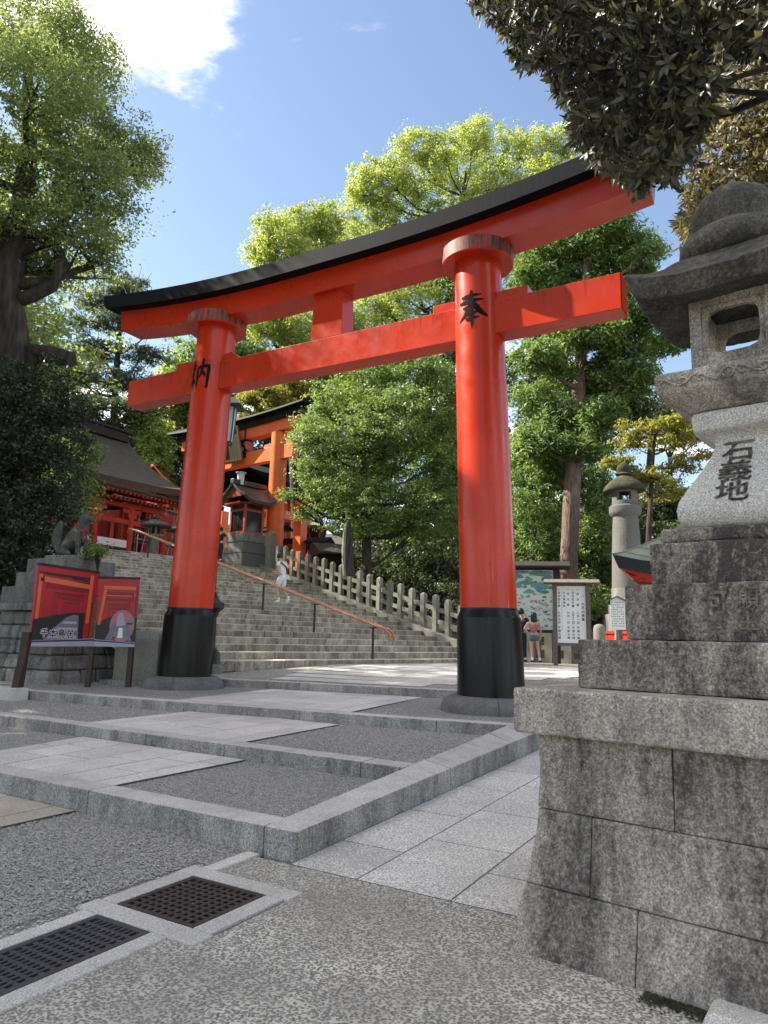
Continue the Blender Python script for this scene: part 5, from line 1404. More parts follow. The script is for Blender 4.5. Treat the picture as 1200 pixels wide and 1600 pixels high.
def event_board():
    h = 23.2; b = at(896, 1037, h); z = lambda v: at(896, v, h)[2] - b[2]; s = h / FPX
    t = empty('event_board', b, 'white board of black vertical characters under a small grey wooden roof', 'notice board', rz=R(-13))
    x0, x1 = -22 * s, 19.5 * s; zt, zb = z(916), z(1005)
    MB().box(x0, x1, -.015, .02, zb, zt).build('white_panel', M['white'], t); pan = t.children[-1]
    for x, e in ((x0 - .075, 0), (x1 + .075, 0)): MB().box(x - .07, x + .07, -.08, .08, -.15, z(912)).build('post', M['grey_wood'], t, bevel=.01)
    MB().box(x0, x1, -.04, .05, zb - .09, zb - .002).build('bottom_rail', M['grey_wood'], t); MB().box(x0, x1, -.04, .05, zt + .002, zt + .07).build('top_rail', M['grey_wood'], t)
    MB().loft([[(x, -.34, z(912)), (x, .34, z(912)), (x, .34, z(911)), (x, 0, z(905)), (x, -.34, z(911))] for x in (x0 - .40, x1 + .42)]).build('roof', M['grey_wood'], t)
    wd, ht = x1 - x0, zt - zb
    items = []
    def column(fx, rows, size, f0, f1):
        n = len(rows)
        for i, ch in enumerate(rows):
            if ch != ' ': items.append((ch, x0 + fx * wd, zt - ht * (f0 + (f1 - f0) * (i + .5) / n), size))
    column(.90, '八･九月の祭事', .098, .14, .62)
    for fx, a, b_ in ((.73, '月次祭', '八月一日'), (.56, '月次初午祭', '八月十二日'), (.39, '月次祭', '九月一日'), (.07, '月次初午祭', '九月五日')):
        column(fx, '一', .075, .05, .08); column(fx, a, .085, .09, .38); column(fx, b_, .085, .44, .67); column(fx, '午前九時', .085, .70, .94)
    column(.25, '中元萬燈祭', .075, .09, .38)
    text_mb(items, lambda x, y, k: (x, -.0165 - k * .0001, y), bold=.022).build('lettering', M['ink'], pan, kind='stuff')
    m = MB()                                       # a line of tiny strokes too small to read
    for i in range(26):
        zz = zt - ht * (.12 + .68 * i / 26); xx = x0 + .165 * wd
        m.box(xx - .012, xx + .012, -.0166, -.0155, zz, zz + .008).box(xx - .003, xx + .003, -.0166, -.0155, zz - .014, zz)
    m.build('small_print', M['ink'], pan, kind='stuff')
event_board()
def low_fence():
    P = at(800, 1038, 26.2); Q = at(985, 1038, 25.2); d = Q - P; L = math.hypot(d[0], d[1]); b = P.copy(); H = at(850, 984, 26)[2] - b[2] - .0
    t = empty('low_stone_fence', b, 'low grey stone fence behind the map board and white board', 'fence', rz=math.atan2(d[1], d[0]))
    pm = MB().loft([sq(.13, -.2, 0, 1), sq(.13, H - .06, 0, 1), sq(.09, H, 0, 1)]).mesh('fence_post', M['fence_stone'])
    n = 6
    for k in range(n + 1): inst('fence_post', pm, t, (k * L / n, 0, 0))
    for k in range(n):
        for zz in (.16, .52, .88): MB().box(k * L / n + .13, (k + 1) * L / n - .13, -.06, .06, zz * H - .10, zz * H + .06).build('fence_rail', M['fence_stone'], t)
    MB().box(-.2, L + .2, -.2, .2, -.2, .06).build('fence_footing', M['fence_stone'], t)
low_fence()
p = at(937, 1000, 21); zt = at(937, 975, 21)[2]
MB().lathe([(.17, -.1), (.165, zt - .75 - .14), (.14, zt - .75 - .05), (.08, zt - .75 - .01), (.01, zt - .75)], 16).build('stone_bollard', M['fence_stone'], None, 'round topped stone post right of the white board', 'stone post', loc=(p[0], p[1], .75), smooth=50)
def wooden_notice():
    h = 22.5; b = at(966, 1000, h); z = lambda v: at(966, v, h)[2] - b[2]
    t = empty('wooden_notice', b, 'small house shaped wooden notice crowded with writing beside the stepped plinth', 'notice board', rz=R(-15))
    w = 11 / FPX * h
    MB().slab([(-w * .85, -.03, z(984)), (w, -.03, z(984)), (w, -.03, z(938)), (0, -.03, z(933)), (-w * .85, -.03, z(938))], (0, .05, 0)).build('panel', M['cloth_white'], t)
    MB().beam((-w * 1.45, -.03, z(941)), (0, -.03, z(932)), .04, .12, up=(0, 1, 0)).beam((w * 1.45, -.03, z(941)), (0, -.03, z(932)), .04, .12, up=(0, 1, 0)).build('gable_board', M['grey_wood'], t)
    MB().box(0.02, w * .55, -.02, .06, z(1015), z(984)).build('post', M['grey_wood'], t)
    m = MB()
    for i in range(7):
        for j in range(11):
            if random.random() < .85: x = -w * .7 + i * w * .24; zz = z(941) - j * (z(941) - z(981)) / 11; m.box(x - .016, x + .016, -.0325, -.031, zz - .022, zz - .004)
    m.build('small_print', M['ink'], t, kind='stuff')
wooden_notice()
P = at(945, 1005, 24); Q = at(985, 1006, 23.6); d = Q - P
t = empty('red_fence', P, 'short red board fence behind the small wooden notice', 'fence', rz=math.atan2(d[1], d[0]))
bm_ = MB().box(.004, .096, 0, .03, 0, at(958, 986, 24)[2] - P[2]).mesh('board', M['vermilion'])
for k in range(9): inst('board', bm_, t, (k * .1, 0, 0))
MB().box(0, .9, -.03, .0, .3, .38).build('rail', M['red_wood'], t)

def far_lantern():
    h = 24.5; b = at(984, 1000, h); z = lambda v: at(973, v, h)[2] - b[2]; r = lambda px: px / FPX * h * .97
    t = empty('stone_lantern', b, 'tall round grey stone lantern with a mossy cap beyond the notice boards', 'stone lantern')
    MB().box(-r(30), r(30), -r(30), r(30), -.4, z(960)).build('plinth', M['old_stone'], t, bevel=.03)
    MB().box(-r(25), r(25), -r(25), r(25), z(960), z(945)).build('plinth', M['old_stone'], t, bevel=.02)
    MB().lathe([(r(24), z(945)), (r(24), z(920))], 20).build('foot', M['old_stone'], t, smooth=40)
    MB().lathe([(r(23.5), z(920)), (r(22), z(880)), (r(20), z(830)), (r(18.5), z(808))], 32).build('shaft', M['far_lantern'], t, smooth=50)
    MB().lathe([(r(19), z(808)), (r(22.5), z(805)), (r(24), z(801)), (r(24), z(793)), (r(22), z(791))], 32).build('platform', M['far_lantern'], t, smooth=30)
    # round chamber with two openings
    n = 32; m = MB(); ro, ri = r(19), r(12); z0, z1, za, zb = z(791), z(768), z(784), z(771)
    for j in range(n):
        a, b2 = 2 * math.pi * j / n, 2 * math.pi * (j + 1) / n
        mid = (a + b2) / 2; op = any(abs((mid - q + math.pi) % (2 * math.pi) - math.pi) < .55 for q in (-2.0, 1.0))
        for lo, hi in (((z0, za), (zb, z1)) if op else ((z0, z1),)):
            m.hexa([(ri * math.cos(a), ri * math.sin(a), lo), (ro * math.cos(a), ro * math.sin(a), lo), (ro * math.cos(b2), ro * math.sin(b2), lo), (ri * math.cos(b2), ri * math.sin(b2), lo),
                    (ri * math.cos(a), ri * math.sin(a), hi), (ro * math.cos(a), ro * math.sin(a), hi), (ro * math.cos(b2), ro * math.sin(b2), hi), (ri * math.cos(b2), ri * math.sin(b2), hi)])
    m.build('chamber', M['far_lantern'], t, smooth=30)
    MB().lathe([(r(20), z(768)), (r(31), z(768)), (r(32), z(765)), (r(29), z(760)), (r(22), z(753)), (r(14), z(747)), (r(10), z(745))], 24).build('roof', M['moss_roof'], t, smooth=50)
    MB().lathe([(r(9), z(746)), (r(13), z(742)), (r(9), z(739)), (r(11), z(734)), (r(9), z(727)), (r(2), z(722))], 20).build('finial', M['moss_roof'], t, smooth=50)
    # cut characters
    def rad(zz): return float(np.interp(zz, [z(920), z(880), z(830), z(808)], [r(23.5), r(22), r(20), r(18.5)]))
    ca = math.atan2(-b[1], -b[0]) - .05
    its = [('献', 0, z(845), r(20)), ('火', 0, z(877), r(18))]
    o = subdivided(text_mb(its, lambda x, y, k: (x, 0, y)), .08)
    o.V = [((rad(zz) + .006) * math.cos(ca + x / .45), (rad(zz) + .006) * math.sin(ca + x / .45), zz) for x, _, zz in o.V]
    o.build('carved_character', M['groove'], t)
def moss_roof():
    t = NT('mossy_stone'); o = t.mapping(); n = t.noise(3, 7, .75, o)
    c = t.ramp(n, [(.35, (.020, .019, .014)), (.55, (.045, .043, .018)), (.7, (.13, .13, .03))]); return t.set(c, .95, t.noise(20, 5, .7, o), .6, .03)
M['moss_roof'] = moss_roof()
far_lantern()

def pavilion():                                   # copper roofed pavilion corner showing past the near lantern
    h = 13.2; c = at(957, 866, h); b = c.copy(); b[2] = path_z(11)
    t = empty('pavilion', b, 'small pavilion with a green copper roof and red eaves behind the near lantern', 'pavilion', rz=R(-39))
    ze = c[2] - b[2]; S = 5.0; top = at(1062, 812, h + 1.2)[2] - b[2]
    n = 10
    def edge_z(t_): return ze + .34 * 0 - .0 + .26 * ((abs(2 * t_ - 1)) ** 3 - 1)
    # hipped roof: rings from eave to peak, corners swept up
    def ring(f):
        pts = []
        cs = [(0, 0), (S, 0), (S, S), (0, S)]
        for i in range(4):
            a, b_ = cs[i], cs[(i + 1) % 4]
            for k in range(n):
                u = k / n; x = a[0] + (b_[0] - a[0]) * u; y = a[1] + (b_[1] - a[1]) * u
                lift = .26 * (abs(2 * u - 1) ** 3 - 1) * (1 - f)
                pts.append((S / 2 + (x - S / 2) * (1 - f), S / 2 + (y - S / 2) * (1 - f), ze + lift + 2.1 * (f ** 1.35) + .0))
        return pts
    fs = [0, .06, .14, .24, .36, .5, .66, .84, .97]
    top_r = [ring(f) for f in fs]
    bot = [[(x, y, z - .16) for x, y, z in ring(0)], [(S / 2 + (x - S / 2) * .985, S / 2 + (y - S / 2) * .985, z - .17) for x, y, z in ring(0)]]
    MB().loft(top_r, caps=False).add(top_r[-1], [tuple(range(4 * n))]).build('roof', M['copper_green'], t, smooth=35)
    # standing seams
    sm = MB()
    for i in range(4 * n):
        if i % 2 == 0: sm.tube([(r_[i][0], r_[i][1], r_[i][2] + .006) for r_ in top_r], .012, 4)
    for f in (1, 2, 3, 4, 5): sm.tube([(x, y, z + .004) for x, y, z in top_r[f]] + [top_r[f][0]], .010, 4)
    sm.build('roof_seams', M['copper_green'], t)
    e1 = [(x, y, z - .004) for x, y, z in ring(0)]; e2 = [(S / 2 + (x - S / 2) * .97, S / 2 + (y - S / 2) * .97, z - .24) for x, y, z in ring(0)]
    MB().loft([e2, e1], caps=False).build('eave_edge', M['copper_dark'], t)
    e3 = [(S / 2 + (x - S / 2) * .955, S / 2 + (y - S / 2) * .955, z - .25) for x, y, z in ring(0)]; e4 = [(S / 2 + (x - S / 2) * .90, S / 2 + (y - S / 2) * .90, z - .42) for x, y, z in ring(0)]
    e5 = [(S / 2 + (x - S / 2) * .45, S / 2 + (y - S / 2) * .45, ze - .10) for x, y, z in ring(0)]
    MB().loft([e2, e3, e4], caps=False).build('eave_fascia', M['vermilion'], t); MB().loft([e4, e5], caps=False).build('soffit', M['red_wood'], t)
    rm = None
    for side in range(4):
        for k in range(14):
            u = .3 + k * (S - .6) / 13
            q = MB().beam((u, .26, ze - .44 + .0), (u, 1.3, ze - .24), .07, .09)
            V = []
            for x, y, z in q.V:
                for _ in range(side): x, y = S - y, x
                V.append((x, y, z))
            q.V = V; q.build('rafter', M['red_wood'], t)
    for x in (1.1, S - 1.1):
        for y in (1.1, S - 1.1): MB().lathe([(.13, -.6), (.13, ze - .3)], 12, x, y).build('column', M['red_wood'], t, smooth=40)
    ch = MB()
    for k in range(14): ch.tube([(.18 + k * .10, .15 + k * .02, ze - .30 - .035 * (k % 2) - .16 * math.sin(k / 13 * math.pi)), (.28 + k * .10, .17 + k * .02, ze - .30 - .035 * ((k + 1) % 2) - .16 * math.sin((k + 1) / 13 * math.pi))], .012, 5)
    ch.build('eave_chain', M['iron'], t)
pavilion()
# ================================================================== PEOPLE
def person(label, loc, rz, H, J, top, bottom, hair_long=False, sleeves=.55, shorts=.5, socks=True, shoe='cloth_white', strap=None, group=None):
    """J: joint table in a 1.7 m figure, x forward, y left, z up. One continuous skin body; clothes, hair and shoes are children."""
    t = empty('person', loc, label, 'person', group, rz=rz); k = H / 1.7
    def skinned(name, nodes, edges, mat, sub=1):
        me = bpy.data.meshes.new(name); me.from_pydata([[c * k for c in n[:3]] for n in nodes], edges, [])
        o = bpy.data.objects.new(name, me); COL.objects.link(o); o.parent = t
        m = o.modifiers.new('skin', 'SKIN'); m.use_smooth_shade = True
        for i, n in enumerate(nodes): me.skin_vertices[0].data[i].radius = (n[3] * k, (n[4] if len(n) > 4 else n[3]) * k)
        me.skin_vertices[0].data[0].use_root = True
        s = o.modifiers.new('sub', 'SUBSURF'); s.levels = s.render_levels = sub
        me.materials.append(mat); return o
    g = lambda n: np.array(J[n], float)
    def lerp(a, b, f): return tuple(a + (b - a) * f)
    nodes = []; edges = []
    def add(p, r, r2=None, par=None):
        nodes.append((*[float(c) for c in p], r, r2 or r)); i = len(nodes) - 1
        if par is not None: edges.append((par, i))
        return i
    pel = add(g('pelvis'), .125, .10); wst = add(lerp(g('pelvis'), g('chest'), .5), .115, .085, pel); ch = add(g('chest'), .135, .10, wst)
    nk = add(g('neck'), .05, .05, ch); hd0 = add(lerp(g('neck'), g('head'), .55), .065, .07, nk); hd = add(g('head'), .078, .092, hd0); add(g('head') + (g('head') - g('neck')) * .45, .055, .06, hd)
    fw = g('face'); add(g('head') + fw * .095 - np.array([0, 0, .012]), .014, .012, hd)                         # nose
    sd = np.cross([0, 0, 1], fw)
    for s in (-1, 1): add(g('head') + sd * s * .088, .014, .022, hd)                                              # ears
    for s in ('l', 'r'):
        sh = add(g('sho_' + s), .058, .055, ch); e = add(g('elb_' + s), .042, None, sh); w = add(g('wri_' + s), .029, None, e)
        d = g('wri_' + s) - g('elb_' + s); d /= np.linalg.norm(d); hp = g('wri_' + s) + d * .08; pm = add(hp, .034, .018, w)
        side = np.cross(d, [0.3, .1, 1]); side /= np.linalg.norm(side)
        for i, (o_, L) in enumerate(((-.027, .062), (-.009, .075), (.009, .078), (.027, .066))):
            f1 = add(hp + side * o_ + d * L * .55, .0095, None, pm); add(hp + side * o_ * .95 + d * L + np.array([0, 0, -.012]), .008, None, f1)
        th = add(hp - d * .03 + side * .045 + d * .02, .011, None, pm); add(hp + side * .058 + d * .025, .009, None, th)
        hp_ = add(g('hip_' + s), .088, None, pel); kn = add(g('kne_' + s), .058, None, hp_); cf = add(lerp(g('kne_' + s), g('ank_' + s), .35), .055, None, kn); an = add(g('ank_' + s), .036, None, cf)
        add(g('toe_' + s), .032, .026, an)
    skinned('body', nodes, edges, M['skin'])
    tp, bt = M[top], M[bottom]
    N = [(*lerp(g('pelvis'), g('chest'), -.14 if sleeves > 0 else .12), .150, .128), (*lerp(g('pelvis'), g('chest'), .45), .146, .118), (*g('chest'), .160, .124), (*lerp(g('chest'), g('neck'), .72), .078, .07)]; Ed = [(0, 1), (1, 2), (2, 3)]
    for s in ('l', 'r'):
        a = len(N); N.append((*g('sho_' + s), .076, .074)); Ed.append((2, a))
        if sleeves > 0: N.append((*lerp(g('sho_' + s), g('elb_' + s), sleeves), .066, .07)); Ed.append((a, a + 1))
        if sleeves > 1: pass
    skinned('shirt', N, Ed, tp)
    N = [(*(g('pelvis') + [0, 0, .07]), .135, .11), (*(g('pelvis') - [0, 0, .02]), .142, .12)]; Ed = [(0, 1)]
    for s in ('l', 'r'):
        a = len(N); N += [(*lerp(g('hip_' + s), g('kne_' + s), .12), .108), (*lerp(g('hip_' + s), g('kne_' + s), shorts), .098 if shorts < .95 else .075)]; Ed += [(1, a), (a, a + 1)]
        if shorts > .95: N.append((*lerp(g('kne_' + s), g('ank_' + s), .93), .062)); Ed.append((a + 1, a + 2))
    skinned('shorts' if shorts < .95 else 'trousers', N, Ed, bt)
    up = g('head') - g('neck'); up /= np.linalg.norm(up)
    hc = g('head') + up * .01 - fw * (.03 if hair_long else .022)
    pr = [(.012, .135), (.06, .120), (.093, .080), (.104, .03), (.106, -.03)] + ([(.108, -.10), (.104, -.17), (.085, -.225), (.03, -.245)] if hair_long else [(.095, -.06), (.05, -.075)])
    MB().loft([[((hc[0] + r * .95 * math.cos(a)) * k, (hc[1] + r * math.sin(a) * (1 if z > -.05 or not hair_long else 1.05)) * k, (hc[2] + z + .006 * math.sin(a * 5)) * k) for a in np.linspace(0, 2 * math.pi, 17)[:-1]] for r, z in pr]).build('hair', M['hair'], t, smooth=70)
    for s in ('l', 'r'):
        a, b = g('ank_' + s), g('toe_' + s); dn = np.array([0, 0, -.012])
        d = (b - a); d /= np.linalg.norm(d)
        skinned('shoe', [(*(a - d * .03 + np.array([0, 0, -.035])), .046, .042), (*lerp(a, b, .55), .05, .04), (*(b + d * .02), .042, .03)], [(0, 1), (1, 2)], M[shoe])
        if socks:
            c = g('kne_' + s); skinned('sock', [(*lerp(a, c, -.05), .043), (*lerp(a, c, .30), .048)], [(0, 1)], M['cloth_white'])
    if strap:
        c0, c1 = g('chest'), g('pelvis')
        pts = [(c0 + np.array([-.02 - .155 * math.sin(a), .175 * math.cos(a) * 1.02, .14 * math.cos(a) - .02])) * k for a in np.linspace(0, 2 * math.pi, 21)]
        MB().tube(pts, .022 * k, 6).build('bag_strap', M[strap], t, smooth=60)
    return t
walk = dict(pelvis=(0, 0, .93), chest=(.05, 0, 1.25), neck=(.10, 0, 1.46), head=(.16, 0, 1.585), face=(.80, .1, -.59), sho_l=(.05, .185, 1.38), sho_r=(.05, -.185, 1.38), elb_l=(.02, .27, 1.12), wri_l=(.24, .17, 1.08),
            elb_r=(.02, -.26, 1.11), wri_r=(.24, -.13, 1.08), hip_l=(.0, .09, .88), hip_r=(0, -.09, .88), kne_l=(.16, .10, .50), ank_l=(.02, .10, .09), toe_l=(.17, .115, .045), kne_r=(.02, -.09, .47), ank_r=(-.24, -.10, .16), toe_r=(-.15, -.11, .02))
P = ST(7.60, 7.28, stair_z(7.3) - .0)
person('young man in white t-shirt and white shorts walking up the stairs', P, math.atan2(AS[1], AS[0]) + .25, 1.9, walk, 'cloth_white', 'cloth_pale', strap='cloth_dark', shorts=.85, socks=True)
stand_f = dict(pelvis=(0, .02, .93), chest=(.0, 0, 1.25), neck=(.0, 0, 1.45), head=(.03, 0, 1.58), face=(.97, .0, .2), sho_l=(-.01, .165, 1.37), sho_r=(-.01, -.165, 1.37), elb_l=(-.10, .335, 1.14), wri_l=(-.03, .18, 1.0),
               elb_r=(.02, -.23, 1.12), wri_r=(.12, -.22, .90), hip_l=(0, .10, .88), hip_r=(0, -.08, .89), kne_l=(.02, .08, .49), ank_l=(-.03, .06, .09), toe_l=(.10, .10, .04), kne_r=(.0, -.13, .49), ank_r=(-.04, -.19, .09), toe_r=(.09, -.22, .04))
P = at(835, 1036, 23.4)
person('woman with black hair in pink sleeveless top and denim shorts facing the map', P, R(90 - 12), 1.58, stand_f, 'cloth_pink', 'cloth_denim', hair_long=True, sleeves=0, shorts=.48, shoe='cloth_navy')
stand_m = dict(pelvis=(0, 0, .93), chest=(.0, 0, 1.26), neck=(.01, 0, 1.46), head=(.03, 0, 1.59), face=(.9, -.4, .1), sho_l=(0, .185, 1.38), sho_r=(0, -.185, 1.38), elb_l=(.04, .25, 1.10), wri_l=(.16, .18, .90),
               elb_r=(.14, -.27, 1.22), wri_r=(.20, -.13, 1.46), hip_l=(0, .09, .88), hip_r=(0, -.09, .88), kne_l=(.02, .09, .49), ank_l=(-.02, .10, .09), toe_l=(.12, .12, .04), kne_r=(.02, -.09, .49), ank_r=(-.03, -.11, .09), toe_r=(.11, -.13, .04))
P = at(815, 1035, 24.0)
person('person in dark t-shirt half hidden by the right pillar raising a phone', P, R(90 - 12), 1.73, stand_m, 'cloth_dark', 'cloth_navy', shorts=1.0, shoe='cloth_dark')
P = at(342, 880, 34.6); P[2] = TOPZ - RISE
person('person in navy clothes at the stair head beside the left pillar', P, R(60), 1.68, stand_m, 'cloth_navy', 'cloth_navy', shorts=1.0, shoe='cloth_dark', sleeves=.9)

# ================================================================== TREES
def leaves(blobs, n, ln, wd, clump_r, per=40, flat=.65, droop=.25, shell=.45, upb=.6):
    """blobs: (centre, radii). Leaf-sized rhombs gathered in clumps spread through the outer part of each blob."""
    C_ = np.array([b[0] for b in blobs], float); Rd = np.array([b[1] for b in blobs], float)
    wt = (Rd[:, 0] * Rd[:, 2] + Rd[:, 0] * Rd[:, 1] + Rd[:, 1] * Rd[:, 2]); wt = wt / wt.sum()
    nc = max(6, n // per); bi = RNG.choice(len(blobs), nc, p=wt)
    d = RNG.normal(size=(nc, 3)); d /= np.linalg.norm(d, axis=1)[:, None]
    rad = shell + (1.06 - shell) * RNG.random(nc) ** .6
    lump = 1 + .20 * np.sin(d[:, 0] * 5 + bi) * np.cos(d[:, 1] * 4.3 + bi * 2) + .12 * RNG.normal(size=nc)
    cc = C_[bi] + d * Rd[bi] * (rad * lump)[:, None]
    cs = RNG.lognormal(0, .3, nc)
    ci = RNG.integers(0, nc, n)
    o = RNG.normal(size=(n, 3)); o /= (np.linalg.norm(o, axis=1)[:, None] + 1e-6); o *= (RNG.random(n) ** .45)[:, None]
    o *= np.array([1, 1, flat]) * clump_r * cs[ci][:, None]
    P = cc[ci] + o
    out = o / (np.linalg.norm(o, axis=1)[:, None] + 1e-6)
    nrm = out * .55 + np.array([0, 0, upb]) + RNG.normal(size=(n, 3)) * .45; nrm /= np.linalg.norm(nrm, axis=1)[:, None]
    ax = np.cross(nrm, RNG.normal(size=(n, 3))); ax /= np.linalg.norm(ax, axis=1)[:, None]
    ax = ax + out * .6 - np.array([0, 0, droop]); ax -= nrm * (ax * nrm).sum(1)[:, None] * .8; ax /= np.linalg.norm(ax, axis=1)[:, None]
    sd = np.cross(nrm, ax); sd /= np.linalg.norm(sd, axis=1)[:, None]
    L = ln * RNG.uniform(.65, 1.25, n)[:, None]; Wd = wd * RNG.uniform(.7, 1.2, n)[:, None]
    fold = nrm * (Wd * .18)
    V = np.stack([P - ax * L * .5, P + sd * Wd * .5 - ax * L * .05 + fold, P + ax * L * .5 - nrm * L * .08, P - sd * Wd * .5 - ax * L * .05 + fold], 1).reshape(-1, 3)
    F = (np.arange(n) * 4)[:, None] + np.array([0, 1, 2, 3])
    return V, F, cc
def tree(name, label, cat, h, trunk, radii, blobs, mat, bmat, n, ln, wd, clump, group=None, deep=.9, limbs=True, base_z=None, twigs=2, extra=(), world=None, **kw):
    """trunk [(u,v)] seen at ground distance h; blobs (u,v,ru,rv[,dh]) likewise; both become metres round the tree's own base"""
    s = h / FPX
    if world is None:
        T = [at(u, v, h) for u, v in trunk]
        B = []
        for b in blobs:
            dh = b[4] if len(b) > 4 else random.uniform(-.55, .55) * b[2] * s * 2
            f = (h + dh) / h; c = at(b[0], b[1], h + dh); B.append((c, (b[2] * s * f, b[2] * s * f * deep, b[3] * s * f)))
    else: T, B = world
    base = T[0].copy()
    if base_z is not None: base[2] = base_z
    t = empty(name, base, label, cat, group)
    T = [p - base for p in T]; B = [(c - base, r) for c, r in B]
    if base_z is not None: T[0][2] = -.3
    tp = []
    for i in range(len(T) - 1):
        for q in np.linspace(0, 1, 4)[:-1]: tp.append((T[i] + (T[i + 1] - T[i]) * q + (np.array([random.uniform(-1, 1), random.uniform(-1, 1), 0]) * .12 * radii[i] if i + q > 0 else 0), radii[i] + (radii[i + 1] - radii[i]) * q))
    tp.append((T[-1], radii[-1]))
    MB().tube([p for p, _ in tp], [r for _, r in tp], 12, .06).build('trunk', bmat, t, smooth=60)
    V, F, cc = leaves(B, n, ln, wd, clump, **kw)
    o = bpy.data.objects.new('crown', mesh_np('crown', V, F, mat)); COL.objects.link(o); o.parent = t
    if limbs:
        for c, r in B:
            # leave the trunk at the highest point still well below the blob
            zc = c[2] - .35 * r[2]
            i = max([j for j, (p, _) in enumerate(tp) if p[2] < zc - .15 * abs(np.linalg.norm(c[:2] - p[:2]))] or [len(tp) // 2])
            p, rr = tp[min(i, len(tp) - 2)]; rr = max(.03, rr * .5)
            mid = p + (c - p) * .5 + np.array([random.uniform(-.2, .2) * r[0], random.uniform(-.2, .2) * r[0], -.12 * np.linalg.norm(c - p)])
            m = MB(); pts = [p, p + (mid - p) * .5 + np.array([0, 0, -.03 * np.linalg.norm(c - p)]), mid, mid + (c - mid) * .6, c + (c - mid) * .15]
            m.tube(pts, [rr, rr * .85, rr * .62, rr * .4, rr * .16], 7, .08)
            near = cc[np.argsort(((cc - c) ** 2).sum(1))[:60]]
            for q in near[RNG.permutation(len(near))[:twigs * 4]]:
                st = mid + (c - mid) * random.uniform(.1, 1); m.tube([st, st + (q - st) * .5 + np.array([0, 0, -.06 * r[2]]), q], [rr * .3, rr * .18, rr * .05], 5)
            m.build('limb', bmat, t, smooth=60)
    for pts, rad in extra:
        MB().tube([at(u, v, h + dh) - base for u, v, dh in pts], rad, 10, .08).build('limb', bmat, t, smooth=60)
    return t

tree('camphor_tree', 'huge old camphor tree with twisting dark limbs leaning in from the left edge', 'tree', 21,
     [(-30, 930), (-16, 800), (4, 700), (26, 620), (20, 545), (8, 470), (20, 390), (40, 300), (44, 200), (44, 110), (50, 40)], [.55, .52, .54, .54, .50, .42, .36, .29, .20, .12, .05],
     [(40, 30, 80, 55), (105, 60, 55, 48), (148, 112, 48, 55), (60, 130, 75, 65), (112, 195, 72, 58), (188, 232, 62, 42), (222, 255, 34, 38), (150, 290, 72, 50), (60, 268, 62, 52), (112, 350, 64, 42), (172, 352, 40, 34), (150, 410, 40, 26), (20, 380, 40, 40), (82, 415, 40, 24), (-70, 60, 70, 70), (-90, 200, 80, 80), (-70, 330, 70, 60)],
     M['lf_camphor'], M['bark'], 80000, .115, .06, .42, base_z=1.0, extra=[([(24, 600, 0), (56, 550, -.3), (84, 556, -.8), (112, 562, -1.1)], [.36, .28, .26, .22]), ([(22, 470, 0), (52, 462, -.5), (80, 446, -.7), (98, 415, -.8), (86, 378, -.6), (60, 372, -.5)], [.20, .18, .19, .21, .12, .06]),
      ([(22, 400, 0), (45, 385, -.3), (75, 378, -.5), (110, 330, -.8), (150, 305, -1)], [.2, .17, .14, .1, .04]), ([(16, 640, 0), (24, 600, -.6), (36, 585, -.7)], [.5, .55, .3])], droop=.5)
tree('dark_holly', 'dense dark evergreen shrub mass behind the stone fox at the left edge', 'shrub', 19.6,
     [(40, 1000), (45, 850), (50, 700)], [.2, .15, .06],
     [(60, 620, 62, 42), (20, 660, 60, 62), (92, 680, 42, 44), (40, 740, 70, 60), (88, 760, 36, 44), (20, 820, 60, 55), (66, 836, 46, 44), (20, 900, 50, 45), (55, 890, 30, 36), (-50, 720, 60, 80), (-50, 860, 60, 70)],
     M['lf_holly'], M['bark_dark'], 46000, .10, .055, .32, base_z=1.2, per=60, shell=.7)
tree('young_tree', 'yellow green leafy tree between the dark shrub and the bark roofed hall', 'tree', 23,
     [(92, 960), (100, 850), (108, 740)], [.12, .09, .03], [(112, 690, 34, 14), (100, 724, 34, 24), (128, 756, 26, 22), (108, 786, 36, 24), (140, 708, 22, 8), (90, 760, 30, 30)],
     M['lf_mid'], M['bark_dark'], 7000, .12, .055, .32, base_z=2.5, per=30)
tree('pine_tree', 'tall dark pine with layered pads behind the left end of the torii', 'tree', 66,
     [(164, 960), (172, 760), (180, 620), (186, 520), (190, 430)], [.42, .38, .30, .22, .06],
     [(188, 452, 34, 12), (148, 470, 36, 13), (224, 478, 36, 13), (120, 506, 30, 13), (176, 506, 40, 14), (240, 514, 32, 12), (148, 546, 44, 15), (222, 556, 42, 14), (120, 585, 34, 15), (190, 596, 46, 16), (150, 636, 46, 15), (214, 640, 36, 14), (176, 668, 40, 13), (206, 440, 26, 10)],
     M['lf_pine'], M['bark_dark'], 26000, .42, .10, .7, base_z=5.0, flat=.45, shell=.2)
for u, v, h, lab in ((216, 690, 66, 'sunlit round topped tree right of the bark roof ridge'), (262, 630, 72, 'pale green tree just above the gate house gable')):
    tree('broadleaf_tree', lab, 'tree', h, [(u + 8, 900), (u + 2, 760), (u, 680)], [.4, .3, .1], [(u, v - 40, 20, 26), (u - 8, v + 6, 20, 26), (u + 16, v - 10, 18, 30), (u + 6, v + 40, 22, 26), (u + 32, v + 10, 18, 34), (u + 30, v + 50, 20, 30)],
         M['lf_bright'], M['bark_dark'], 12000, .40, .2, .9, base_z=5.0)
tree('broadleaf_tree', 'dark tree filling the gap between the pine and the left torii pillar', 'tree', 70, [(330, 900), (330, 700), (330, 560)], [.4, .3, .1],
     [(300, 560, 40, 34), (350, 560, 46, 38), (290, 610, 40, 34), (380, 540, 40, 30), (400, 590, 50, 40), (330, 640, 60, 40), (110, 620, 50, 50), (60, 560, 60, 50)], M['lf_mid'], M['bark_dark'], 20000, .45, .22, 1.0, base_z=5)
